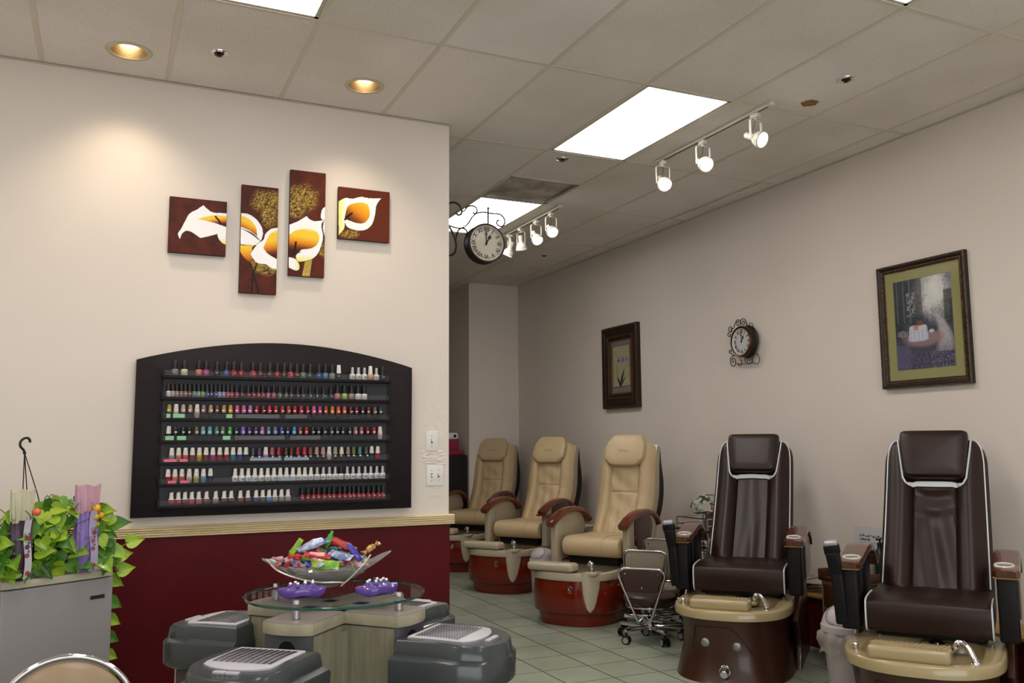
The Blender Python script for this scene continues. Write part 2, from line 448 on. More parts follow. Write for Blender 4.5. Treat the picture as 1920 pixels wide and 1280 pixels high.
# square vent
vx, vy = GX0+2.5*T, GY0+4*T-T/2
t = thing('ceiling_vent', 'square dusty grey air vent between two fluorescent panels', 'vent', (vx, vy, HC))
VM = mat('dusty_vent', 'bfb6aa', .8, col2='8a8278', vscale=5, detail=4)
v = MB().m(VM); a = T/2-.013
v.box(-a, a, -a, -a+.025, -.001, .02).box(-a, a, a-.025, a, -.001, .02).box(-a, -a+.025, -a, a, -.001, .02).box(a-.025, a, -a, a, -.001, .02)
v.build('frame', t)
v = MB().m(VM)
v.box(-a+.02, a-.02, -a+.02, a-.02, .012, .016); v.build('perforated_plate', t)
v = MB().m(VM); v.lathe([(.0, .004), (.09, .005), (.12, .010), (.13, .0125), (0, .013)], n=32); v.build('diffuser_disc', t)

# ---- track lights
WT = mat('track_white', 'cfcbbd', .4)
LENS = mat('lamp_lens', 'ffffff', .3, emit=14., ecol='fff2e0')
def track(name, label, x, y0, y1):
    t = thing(name, label, 'track light rail', (x, (y0+y1)/2, HC), group='track light rails')
    L = (y1-y0)/2
    MB().m(WT).box(-.017, .017, -L, L, -.022, -.0005, r=.003).build('rail', t)
    MB().m(mat('track_slot', '3a3834', .6)).box(-.005, .005, -L+.02, L-.02, -.0235, -.0215).build('slot', t)
    MB().m(WT).box(-.019, .019, -L-.02, -L, -.024, -.0005, r=.003).box(-.019, .019, L, L+.02, -.024, -.0005, r=.003).build('end_cap', t)
    return t
track('track_rail', 'white ceiling track rail holding three glowing spotlights at the right', 3.485, 3.90, 5.06)
track('track_rail', 'white ceiling track rail holding four spotlights behind the clock', 3.40, 6.39, 7.52)
def head():
    t = thing('track_spotlight', 'x', 'spotlight', group='spotlights on the ceiling tracks')
    MB().m(WT).box(-.017, .017, -.03, .03, -.05, -.024, r=.004).cyl((0, 0, -.05), (0, 0, -.062), .012).build('adapter', t)
    y = MB().m(WT)
    y.tube(catmull([(-.048, 0, -.185), (-.05, 0, -.12), (-.05, 0, -.085), (-.044, 0, -.066), (0, 0, -.063), (.044, 0, -.066), (.05, 0, -.085), (.05, 0, -.12), (.048, 0, -.185)], 5), .0045, n=8, flat=(2., .7))
    y.build('yoke', t)
    b = MB().m(WT)      # axis +Z = beam direction of the head; origin at the pivot
    b.lathe([(0, -.085), (.017, -.083), (.019, -.078), (.019, -.03), (.022, -.02), (.036, -.002), (.045, .012), (.0475, .022), (.0475, .034), (.044, .037), (.0, .037)], n=32)
    ho = b.build('lamp_head', t)
    r = MB().m(WT).lathe([(.0435, .034), (.049, .034), (.052, .038), (.052, .048), (.049, .052), (.0445, .052), (.0445, .036)], n=32); ro = r.build('lens_ring', ho)
    MB().m(LENS).lathe([(0, .0385), (.0445, .0385), (.0445, .045), (.03, .049), (0, .051)], n=28).build('lens', ho)
    MB().m(BLACK).tube(catmull([(0, .0, -.055), (.012, .02, -.09), (0, .03, -.13), (-.01, .015, -.165)], 5), .0018, n=6).build('cord', t)
    return t, ho
proto, _ = head()
heads = [(3.485, 5.01, (-.25, -1, -.85), 'left'), (3.485, 4.552, (-.15, -1, -.55), 'middle'), (3.485, 4.034, (.25, -1, -.55), 'right'),
         (3.40, 7.416, (-.35, .30, -1), 'w'), (3.40, 7.156, (.25, .28, -1), 'w'), (3.40, 6.847, (0, -1, -1.1), 'w'), (3.40, 6.558, (-.1, -1, -.75), 'w')]
HL = ['glowing white spotlight hanging from the front track, nearest the big ceiling panel', 'glowing white spotlight in the middle of the three on the front track', 'glowing white spotlight at the right end of the front track',
      'white spotlight on the far track, half hidden by the clock rim', 'white spotlight on the far track pointing down, second from the clock', 'glowing spotlight on the far track, third from the clock', 'glowing spotlight at the right end of the far track']
for i, (x, y, d, _) in enumerate(heads):
    o = proto if i == 0 else dup(proto)
    o.location = (x, y, HC); o['label'] = HL[i]
    d = V(d).normalized()
    yaw = atan2(d.x, -d.y)*.8; o.rotation_euler = (0, 0, yaw)
    for ch in o.children:
        if ch.name.startswith('lamp_head'):
            ch.location = (0, 0, -.175)
            dl = Matrix.Rotation(-yaw, 3, 'Z') @ d
            ch.rotation_euler = dl.to_track_quat('Z', 'Y').to_euler()
    s = spot('spot_lamp', V((x, y, HC-.175))+d*.06, V((x, y, HC-.175))+d, 9, radians(75), (1, .85, .65), .7, .04)

# ---- switches
PLATE = mat('switch_plate', 'dcd9d4', .35); TOG = mat('switch_toggle', 'e8dcc0', .35); SLOT = mat('switch_slot', '4a4038', .6)
def switch(cx, cz, w, h, togs, label):
    t = thing('light_switch', label, 'light switch', (cx, YP, cz))
    MB().m(PLATE).box(-w/2, w/2, -.007, 0, -h/2, h/2, r=.004, seg=3).build('plate', t)
    for dx, up in togs:
        s = MB().m(SLOT).box(dx-.005, dx+.005, -.0075, -.006, -.012, .012).build('slot', t)
        g = MB().m(TOG); g.X = XF((dx, -.007, 0), rx=radians(25*up)); g.box(-.004, .004, -.016, .0, -.0055, .0055, r=.0015)
        g.build('toggle', t)
    sc = MB().m(mat('screw_metal', '8c8880', .4, .6))
    for dx, _ in togs:
        for dz in (-.03, .03): sc.cyl((dx, -.0065, dz), (dx, -.0085, dz), .003, n=10)
    sc.build('screws', t)
a = on_y(809, 827, YP); switch(a.x, a.z, .075, .118, [(0, -1)], 'single white toggle switch plate on the partition end, the upper one')
a = on_y(815, 891, YP); switch(a.x, a.z, .108, .122, [(-.02, 1), (.022, -1)], 'double white toggle switch plate below the single one, above the rail')
# small white sensor on the partition end
t = thing('wall_sensor', 'small white sensor box high on the free end of the partition', 'sensor', (PX1, YP+.1, 3.12))
MB().m(WHITEP).box(0, .012, -.03, .03, -.05, .05, r=.004).build('housing', t)
MB().m(WHITEP).lathe([(0, 0), (.012, 0), (.016, .006), (.012, .014), (0, .015)], n=16).build('nozzle', t).location = (.006, -.01, -.06)

# ---- canvases
def pic_material():
    return mat('painted_canvas', 'ffffff', .5, vcol=True, spec=.22, bump=.5, bscale=220, dist=.0015)
PAINT = pic_material()
CEDGE = mat('canvas_dark_edge', '2e1009', .7)
FO = 290., 300., 4.1739
def cpx(x, y, Y): return on_y(FO[0]+x/FO[2], FO[1]+y/FO[2], Y)
def ptin(p, poly):
    x, y = p; ins = False; n = len(poly); j = n-1
    for i in range(n):
        xi, yi = poly[i][0], poly[i][1]; xj, yj = poly[j][0], poly[j][1]
        if (yi > y) != (yj > y) and x < (xj-xi)*(y-yi)/(yj-yi)+xi: ins = not ins
        j = i
    return ins
def lerp(a, b, t): t = max(0, min(1, t)); return tuple(a[i]+(b[i]-a[i])*t for i in range(3))
def ramp(stops, t):
    for (t0, c0), (t1, c1) in zip(stops[:-1], stops[1:]):
        if t <= t1: return lerp(c0, c1, (t-t0)/(t1-t0+1e-9))
    return stops[-1][1]
RB = lin('56200f'); RBd = lin('2c0e09'); RB2 = lin('6a2c12'); GOLD = lin('a58a38'); GOLDd = lin('5a4716'); GOLDl = lin('cbb56c')
YEL = lin('efc53a'); ORG = lin('dd8a18'); DRK = lin('3a1204'); WHT = lin('f2f0f2'); YL2 = lin('e9e27a'); BLK = lin('180a06')
RUL = [(0, WHT), (.06, YL2), (.18, YEL), (.42, YEL), (.66, ORG), (.86, lin('7c340a')), (1, DRK)]
# outlines traced in one common frame (zoom pixels of the four-panel group)
def cl(pts, n=6): return [(p.x, p.y) for p in catmull([(a, b, 0) for a, b in pts], n, closed=True)]
def seg(*parts):   # smooth pieces joined at sharp corners
    out = []
    for p in parts: out += [(q.x, q.y) for q in catmull([(a, b, 0) for a, b in p], 6)][:-1]
    return out
A_out = seg([(378, 350), (330, 385), (270, 420), (235, 480), (205, 540), (180, 580), (195, 622)], [(195, 622), (215, 575), (250, 555), (295, 570), (355, 610)], [(355, 610), (420, 595), (490, 575)], [(490, 575), (500, 610), (530, 645), (580, 665)], [(580, 665), (600, 540), (600, 415)], [(600, 415), (520, 410), (450, 405), (410, 380), (378, 350)])
A_thr = seg([(330, 462), (400, 438), (480, 430), (600, 438)], [(600, 438), (600, 530)], [(600, 530), (540, 512), (470, 490), (400, 474), (330, 462)])
B1 = seg([(670, 420), (730, 428), (790, 465), (835, 525), (845, 580), (832, 635)], [(832, 635), (760, 575), (670, 540)], [(670, 540), (670, 420)])
B1t = seg([(670, 440), (740, 470), (790, 530), (800, 600)], [(800, 600), (745, 560), (670, 530)], [(670, 530), (670, 440)])
B2 = seg([(670, 540), (745, 580), (828, 638)], [(828, 638), (800, 665), (760, 672), (670, 668)], [(670, 668), (670, 540)])
Bcup = seg([(665, 675), (775, 672)], [(775, 672), (760, 700), (765, 770), (745, 805)], [(745, 805), (700, 770), (665, 720)], [(665, 720), (665, 675)])
C_l = seg([(965, 525), (905, 540), (865, 580), (850, 625), (800, 665), (748, 740)], [(748, 740), (775, 780), (810, 810), (870, 815), (920, 845), (965, 852)], [(965, 852), (965, 525)])
C_lt = seg([(965, 535), (905, 575), (870, 640), (850, 690)], [(850, 690), (890, 735), (965, 775)], [(965, 775), (965, 535)])
D_out = seg([(1050, 515), (1110, 490), (1150, 465), (1188, 440)], [(1188, 440), (1205, 460), (1250, 478), (1325, 468)], [(1325, 468), (1305, 510), (1320, 590), (1310, 650), (1285, 720), (1240, 770), (1170, 795), (1120, 795), (1108, 755), (1130, 728), (1160, 722)], [(1160, 722), (1100, 740), (1050, 735)], [(1050, 735), (1050, 515)])
D_thr = seg([(1050, 590), (1110, 555), (1190, 540), (1260, 555), (1290, 600), (1275, 655), (1230, 690), (1150, 705)], [(1150, 705), (1110, 745), (1050, 770)], [(1050, 770), (1050, 590)])
D_lip = seg([(1050, 768), (1100, 780), (1132, 820), (1130, 860), (1100, 868), (1050, 848)], [(1050, 848), (1050, 768)])
D_r = seg([(1345, 355), (1310, 385), (1302, 450), (1325, 475)], [(1325, 475), (1320, 540), (1345, 630)], [(1345, 630), (1345, 355)])
E_out = seg([(1435, 330), (1490, 300), (1545, 305), (1610, 288), (1680, 297), (1772, 295)], [(1772, 295), (1735, 350), (1722, 430), (1700, 500), (1650, 545), (1580, 552), (1510, 530), (1485, 490)], [(1485, 490), (1480, 540), (1440, 595)], [(1440, 595), (1435, 330)])
E_thr = cl([(1490, 430), (1510, 365), (1560, 340), (1620, 333), (1665, 350), (1680, 400), (1675, 450), (1640, 490), (1590, 497), (1530, 480), (1490, 462)])
def shade(p, box):
    """throat colours: light at the top, dark at the foot, along the direction given by box"""
    (x0, y0), (x1, y1) = box; dx, dy = x1-x0, y1-y0
    return ramp(RUL, ((p[0]-x0)*dx+(p[1]-y0)*dy)/(dx*dx+dy*dy))
def near(p, line, w):
    for (a, b), (c, d) in zip(line[:-1], line[1:]):
        L2 = (c-a)**2+(d-b)**2; t = max(0, min(1, ((p[0]-a)*(c-a)+(p[1]-b)*(d-b))/(L2+1e-9)))
        if (p[0]-a-t*(c-a))**2+(p[1]-b-t*(d-b))**2 < w*w: return True
    return False
def paint(p):
    x, y = p
    n1 = noise.fractal(V((x*.012, y*.012, 1)), 1, 2, 4); n2 = .6*noise.noise(V((x*.10+y*.05, y*.09, 5)))+.5*noise.noise(V((x*.04+y*.02, y*.05, 8))); n3 = noise.turbulence(V((x*.035, y*.035, 2)), 4, False)
    c = lerp(RB, RBd, .35+n1*.5); c = lerp(c, RB2, max(0, (x-900)/1200)*.8+.2*n2)
    # gold relief cloud
    def gold(cx, cy, rx, ry, c):
        d = sqrt(((x-cx)/rx)**2+((y-cy)/ry)**2)+.16*n1+.10*n2
        if d < 1.05:
            g = lerp(GOLD, GOLDd, .25+(abs(n2)*2.2 if n2 < 0 else 0))
            g = lerp(g, GOLDl, max(0, n2*1.3))
            k_ = min(1, max(0, (1.05-d)*2.0))*min(1, max(.12, .62+1.6*n2)); return lerp(c, g, k_)
        return c
    if 660 < x < 975:
        c = gold(880, 320, 155, 105, c); c = gold(890, 440, 75, 95, c); c = gold(880, 850, 130, 60, c); c = gold(800, 800, 60, 40, c)
    if 1040 < x < 1345:
        c = gold(1150, 300, 150, 120, c); c = gold(1100, 400, 80, 70, c); c = gold(1320, 700, 40, 70, c)
        if ptin(p, [(1180, 780), (1235, 775), (1215, 915), (1155, 915)]): c = lerp(GOLD, GOLDl, n2+.3)
    if x > 1420: c = gold(1530, 585, 80, 40, c)
    if near(p, [(745, 805), (772, 880), (820, 1045)], 6) or near(p, [(800, 815), (772, 890), (762, 1045)], 6) or near(p, [(1060, 405), (1100, 370)], 2): c = BLK
    shapes = [(A_out, 0), (B2, 0), (B1, 0), (Bcup, 3), (C_l, 0), (D_r, 0), (D_out, 0), (D_lip, 2), (E_out, 0)]
    for poly, k in shapes:
        if ptin(p, poly): c = WHT if k != 3 else ramp(RUL, .35+(y-675)/150*.6); hit = True
        elif k in (0,) and near(p, poly+[poly[0]], 4.2): c = lerp(BLK, c, .25)
    if ptin(p, A_out): c = WHT if y < 600 or x < 480 else lerp(WHT, YL2, (y-600)/50)
    if ptin(p, D_lip): c = lerp(WHT, YL2, (x-1090)/40)
    if ptin(p, E_out) and x < 1500: c = lerp(YL2, WHT, (x-1445)/60)
    if ptin(p, D_out) and y > 740: c = lerp(WHT, YL2, (y-740)/50)
    if ptin(p, A_thr): c = shade(p, ((430, 428), (450, 500+max(0, x-450)*.2)))
    if ptin(p, B1t): c = shade(p, ((760, 440), (700, 575)))
    if ptin(p, C_lt): c = shade(p, ((890, 545), (925, 745)))
    if ptin(p, D_thr): c = shade(p, ((1190, 525), (1165, 718)))
    if ptin(p, E_thr):
        c = ramp([(0, YEL), (.22, lin('f0b428')), (.55, ORG), (.8, lin('8c440e')), (1, DRK)], ((1690-x)*.45+(y-330)*.6)/165)
    if near(p, [(1487, 470), (1515, 440), (1542, 418)], 7) or near(p, [(475, 438), (500, 465), (518, 500)], 7) or near(p, [(1105, 650), (1098, 700), (1085, 745)], 8): c = BLK
    return c
for nm, (xa, ya), (xb, yb), (xc, yc), (xd, yd), lb in [
    ('a', (117, 286), (568, 321), (104, 722), (555, 748), 'small square canvas with a white calla lily on red brown, leftmost of the four'),
    ('b', (677, 194), (965, 214), (664, 1042), (957, 1048), 'tall narrow lily canvas with gold relief, second from left and lower'),
    ('c', (1060, 76), (1337, 99), (1049, 907), (1330, 914), 'tall narrow lily canvas hung highest of the four'),
    ('d', (1440, 210), (1840, 246), (1434, 616), (1837, 643), 'small square canvas with one yellow-hearted lily, rightmost of the four')]:
    YC = YP-.028
    P = [cpx(xa, ya, YC), cpx(xb, yb, YC), cpx(xc, yc, YC), cpx(xd, yd, YC)]
    x0 = (P[0].x+P[2].x)/2; x1 = (P[1].x+P[3].x)/2; zt = (P[0].z+P[1].z)/2; zb = (P[2].z+P[3].z)/2
    th = thing('wall_canvas', lb, 'painting', ((x0+x1)/2, YC, zb), group='calla lily canvases on the partition')
    cx = (x0+x1)/2
    MB().m(CEDGE).box(x0-cx, x1-cx, .0006, .027, 0, zt-zb, r=.002).build('stretched_canvas', th)
    def px_of(u, v_):   # bilinear in the traced frame
        tx = xa+(xb-xa)*u; ty = ya+(yb-ya)*u; bx = xc+(xd-xc)*u; by = yc+(yd-yc)*u
        return (bx+(tx-bx)*v_, by+(ty-by)*v_)
    nu = int((x1-x0)/.0023); nv = int((zt-zb)/.0023)
    m = MB().m(PAINT)
    m.grid(lambda u, v_: V((x0-cx+.001+u*(x1-x0-.002), 0, .001+v_*(zt-zb-.002))), nu, nv, lambda u, v_: paint(px_of(u, v_)))
    m.build('painted_face', th)
# ================================================================== POLISH RACK
RK = mat('espresso_laminate', '1a0f12', .5, spec=.25, col2='140b0e', vscale=6, stretch=(1, 1, 12), detail=6)
RKI = mat('rack_back_panel', '15161a', .5)
ACR = mat('acrylic_strip', '5a5e60', .12, alpha=.14, spec=.2)
BY = 4.965                                  # front of the rack board
zbot = 1.000
th = thing('polish_rack', 'wide dark wooden nail polish rack with an arched top and seven shelves', 'rack', (.895, YP, zbot))
x0, x1 = on_y(249, 850, BY).x, on_y(772, 850, BY).x
zs = .5*(on_y(250, 676, BY).z+on_y(772, 687, BY).z); zt = on_y(520, 643, BY).z
zbot = .5*(on_y(245, 971, BY).z+on_y(772, 952, BY).z); th.location.z = zbot
OX, OZ = .895, zbot
arch = [(x0-OX, 0), (x1-OX, 0), (x1-OX, zs-OZ)]
for k in range(1, 24):
    t_ = k/24; arch.append((x1-OX+(x0-x1)*t_, zs-OZ+(zt-zs)*sin(pi*t_)**.9))
arch.append((x0-OX, zs-OZ))
MB().m(RK).prism(arch, 'y', BY-YP, 0, r=.004).build('back_board', th)
rows_v = [(704.5, 711), (744.5, 748.5), (784.3, 784.3), (825, 823), (864.4, 861.3), (904.9, 897.6), (946, 934.8)]
SH = []
for a, b in rows_v: SH.append(.5*(on_y(305, a, BY-.04).z+on_y(726, b, BY-.04).z))
sx0 = on_y(305, 780, BY-.03).x; sx1 = on_y(727, 780, BY-.03).x
MB().m(RKI).box(sx0-OX, sx1-OX, BY-YP-.002, BY-YP+.001, SH[-1]-OZ-.02, SH[0]-OZ+.03).build('inner_panel', th)
for i, z in enumerate(SH):
    m = MB().m(RK)
    m.box(sx0-OX, sx1-OX, BY-YP-.056, BY-YP-.0021, z-OZ-.017, z-OZ, r=.001)
    m.box(sx0-OX-.012, sx0-OX, BY-YP-.058, BY-YP-.0021, z-OZ-.018, z-OZ+.026, r=.001).box(sx1-OX, sx1-OX+.012, BY-YP-.058, BY-YP-.0021, z-OZ-.018, z-OZ+.026, r=.001)
    s = m.build('shelf', th)
    MB().m(ACR).box(sx0-OX+.001, sx1-OX-.001, BY-YP-.0575, BY-YP-.056, z-OZ-.004, z-OZ+.024).build('acrylic_lip', s)
GS = mat('green_reflection', '86c492', .3, alpha=.85); PS = mat('pink_reflection', 'e0607c', .3, alpha=.85); BS = mat('blue_white_reflection', '98a2ba', .3, alpha=.6); GRS = mat('grey_reflection', '54545a', .35, alpha=.7)  # reflections in the acrylic lips, painted as thin coloured strips
def lip_reflection(row, ua, ub, m_, lb, h=.021):
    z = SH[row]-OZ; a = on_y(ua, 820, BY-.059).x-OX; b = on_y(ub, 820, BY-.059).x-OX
    tag(MB().m(m_).box(a, b, BY-YP-.0592, BY-YP-.0577, z, z+h).build('reflection_strip', th), lb)
for row, a, b in ((2, 310.5, 318), (2, 323, 345), (2, 423, 434.5), (3, 310, 326), (3, 332, 349), (3, 418, 432)): lip_reflection(row, a, b, GS, 'painted pale green reflection')
for row, a, b in ((4, 309, 333), (4, 339, 353.5), (5, 318, 333), (5, 341, 356)): lip_reflection(row, a, b, PS, 'painted bright pink reflection', .014)
for row, a, b in ((2, 441, 523), (2, 534, 575), (3, 440, 534), (3, 544, 600)): lip_reflection(row, a, b, GRS, 'painted grey reflection')
for row, a, b in ((4, 470, 528), (4, 534, 580), (5, 470, 480), (5, 528, 556)): lip_reflection(row, a, b, BS, 'painted pale blue reflection', .016)

# colour words -> paint
NC = dict(grey='8d8f88', cream='cfc7a4', salmon='dd8378', magenta='b8327f', black='19181b', indigo='4a4aa0', red='a51320', orangered='b8361f', darkred='6b1018',
          maroon='4a1a20', pinkred='b83a5a', greygreen='6f7f6c', charcoal='3a4044', blue='27509a', skyblue='3f8cc4', white='dcdad8', peach='dfb59b', tan='b89783',
          mauve='a37a80', brown='7c3f30', green='7fb795', lime='8fae45', navy='1d2544', periwinkle='93a3dc', lilac='c08fc0', rose='b0566c', orange='d8771c', crimson='c41445',
          pink='d75c8e', olive='6a6238', purple='4a2a66', gold='b8964a', yellow='e0a51c', orchid='b46cb0', coral='d8573f', aqua='6fa6b0', teal='3f7c7a', brightgreen='2fa83e',
          violet='7d62c0', steel='5a7890', indigo2='3c3c98', blush='cdb0ac', palepink='dcc4c8', paleyellow='cfc676', stone='a89c98', lime2='b0d25c', redbrown='7a2a22', royal='2b34a8')
WORD = dict(greygreen='grey green', orangered='orange red', darkred='dark red', pinkred='pinkish red', skyblue='sky blue', brightgreen='bright green', indigo2='deep indigo',
            palepink='pale pink', paleyellow='pale yellow', lime2='bright lime', redbrown='reddish brown', royal='royal blue')
def nmat(k):
    h = NC[k]; f = 1. if k in ('white', 'black', 'cream') else .86
    return mat('polish_'+k, ''.join('%02x' % int(int(h[i:i+2], 16)*f) for i in (0, 2, 4)), .22, coat=.2)
CAPB = mat('cap_black', '111114', .35); CAPW = mat('cap_white', 'd6d0c8', .35); CAPS = mat('cap_silver', 'a5a7a8', .35, .7); LAB = mat('label_white', 'dedede', .5); GLB = mat('dark_glass_bottle', '17171a', .1)
# x in the photo, colour ; suffix: W white cap, S silver cap
L = lambda x0, k, s: [(x0+c/k, *r) for c, *r in s]
R1 = L(300, 8.727, [(245, 'grey'), (398, 'cream'), (636, 'salmon'), (752, 'magenta'), (930, 'black'), (1088, 'indigo'), (1205, 'red'), (1330, 'red'), (1520, 'orangered'), (1640, 'darkred'), (1800, 'maroon')]) + \
     L(510, 8.727, [(85, 'red'), (200, 'maroon'), (300, 'pinkred'), (405, 'darkred'), (508, 'greygreen'), (620, 'charcoal'), (765, 'blue'), (872, 'skyblue'), (983, 'grey'), (1090, 'black', 'W'),
                    (1315, 'white', 'S'), (1412, 'white', 'S'), (1510, 'white', 'S'), (1608, 'peach', 'W'), (1708, 'white', 'S'), (1805, 'black')])
R2 = L(300, 8.727, [(140, 'white'), (210, 'blush'), (277, 'tan'), (352, 'mauve'), (418, 'mauve'), (487, 'brown'), (562, 'grey'), (632, 'green'), (700, 'lime'), (772, 'blue'), (843, 'navy'), (910, 'indigo'),
                    (975, 'periwinkle'), (1043, 'lilac'), (1110, 'rose'), (1175, 'orangered'), (1255, 'crimson'), (1340, 'maroon'), (1445, 'darkred'), (1530, 'red'), (1612, 'red'), (1682, 'red'), (1775, 'pink'), (1860, 'pink')]) + \
     L(510, 8.727, [(128, 'greygreen'), (232, 'olive'), (315, 'purple'), (420, 'purple'), (505, 'charcoal'), (625, 'charcoal'), (740, 'charcoal'), (845, 'charcoal'), (962, 'navy'), (1070, 'salmon'), (1183, 'lime2'), (1297, 'tan'), (1405, 'white'), (1507, 'white')])
R3 = L(300, 8.727, [(150, 'gold'), (262, 'blush', 'W'), (378, 'blush'), (495, 'tan'), (605, 'blush', 'W'), (712, 'mauve'), (828, 'tan'), (933, 'brown'), (1045, 'gold'), (1152, 'yellow'), (1262, 'pink'), (1367, 'pink'), (1474, 'orchid'),
                    (1582, 'red'), (1688, 'darkred'), (1790, 'crimson'), (1893, 'red')]) + \
     L(510, 8.727, [(165, 'red'), (270, 'orangered'), (372, 'red'), (472, 'crimson'), (580, 'red'), (683, 'pink'), (780, 'magenta'), (882, 'orangered'), (984, 'orange'), (1082, 'coral'), (1185, 'coral'), (1287, 'darkred'), (1383, 'darkred'),
                    (1482, 'black'), (1578, 'darkred'), (1680, 'olive'), (1775, 'charcoal')])
R4 = L(300, 7.527, [(122, 'black', 'W'), (215, 'black'), (322, 'black'), (412, 'black'), (513, 'olive'), (605, 'aqua'), (702, 'aqua'), (797, 'teal'), (885, 'greygreen'), (985, 'brightgreen'), (1072, 'navy'), (1168, 'violet'), (1258, 'purple'),
                    (1350, 'purple'), (1442, 'orchid'), (1530, 'steel'), (1622, 'steel')]) + \
     L(510, 7.527, [(135, 'indigo2'), (222, 'navy'), (312, 'skyblue'), (395, 'brown'), (482, 'red'), (573, 'black'), (655, 'black'), (738, 'black'), (835, 'charcoal'), (918, 'black'), (1003, 'black'), (1098, 'navy'), (1175, 'mauve'), (1258, 'rose'),
                    (1347, 'darkred'), (1435, 'red'), (1523, 'palepink', 'W')])
R5 = L(300, 7.527, [(165, 'stone', 'W'), (262, 'salmon', 'W'), (360, 'coral', 'W'), (458, 'brown', 'W'), (555, 'yellow', 'W'), (650, 'redbrown', 'W'), (745, 'magenta', 'W'), (843, 'red', 'W'), (938, 'red', 'W'), (1030, 'teal', 'W'), (1125, 'royal', 'W'),
                    (1213, 'black', 'W'), (1312, 'charcoal', 'C'), (1398, 'purple', 'C'), (1490, 'lilac', 'W'), (1580, 'rose', 'C')]) + \
     L(510, 7.527, [(92, 'red', 'C'), (195, 'maroon', 'C'), (272, 'maroon', 'C'), (362, 'red', 'C'), (455, 'crimson', 'C'), (540, 'brown', 'C'), (630, 'tan', 'C'), (718, 'tan', 'C'), (805, 'palepink', 'W'), (890, 'stone', 'C'), (980, 'cream', 'C'),
                    (1072, 'mauve', 'C'), (1150, 'olive', 'C'), (1237, 'teal', 'C'), (1325, 'charcoal', 'C'), (1405, 'navy', 'W'), (1488, 'red', 'W')])
R6 = L(300, 7.527, [(112, 'red', 'W'), (210, 'salmon', 'W'), (308, 'coral', 'W'), (412, 'palepink', 'W'), (512, 'paleyellow', 'W'), (612, 'aqua', 'W'), (710, 'navy', 'W'), (1060, 'white', 'W'), (1153, 'white', 'W'), (1245, 'white', 'W'), (1337, 'white', 'W'),
                    (1427, 'white', 'W'), (1518, 'white', 'W'), (1607, 'white', 'W')]) + \
     L(510, 7.527, [(115, 'white', 'W'), (202, 'white', 'W'), (292, 'white', 'W'), (380, 'white', 'W'), (462, 'white', 'W'), (548, 'white', 'W'), (635, 'white', 'S'), (722, 'white', 'S'), (807, 'white', 'S'), (890, 'white', 'S'), (970, 'white', 'B'),
                    (1060, 'white', 'S'), (1142, 'white', 'S'), (1225, 'white', 'S'), (1312, 'white', 'S'), (1392, 'white', 'S'), (1475, 'white', 'S'), (1558, 'white', 'S')])
R7 = L(300, 7.527, [(160, 'red', 'W'), (258, 'red', 'W'), (352, 'darkred', 'W'), (447, 'crimson', 'W'), (545, 'rose', 'W'), (655, 'brown', 'W'), (785, 'mauve', 'W'), (905, 'maroon', 'W'), (1003, 'maroon', 'W'), (1133, 'redbrown', 'W'), (1240, 'darkred', 'W'),
                    (1355, 'purple', 'W'), (1448, 'charcoal', 'W'), (1537, 'skyblue', 'W'), (1620, 'stone', 'W')]) + \
     L(510, 7.527, [(132, 'grey', 'W'), (222, 'stone', 'W')] + [(c, 'red', 'B') for c in (425, 510, 587, 655, 735, 805, 872, 955, 1025, 1090, 1150, 1220, 1285, 1358, 1432, 1505, 1565)])
ORD = 'zeroth first second third fourth fifth sixth seventh eighth ninth tenth eleventh twelfth thirteenth fourteenth fifteenth sixteenth seventeenth eighteenth nineteenth twentieth'.split()
RN = ['top', 'second', 'third', 'fourth', 'fifth', 'sixth', 'bottom']
STY = 'AAUUOWQ'   # bottle family per shelf
meshes = {}
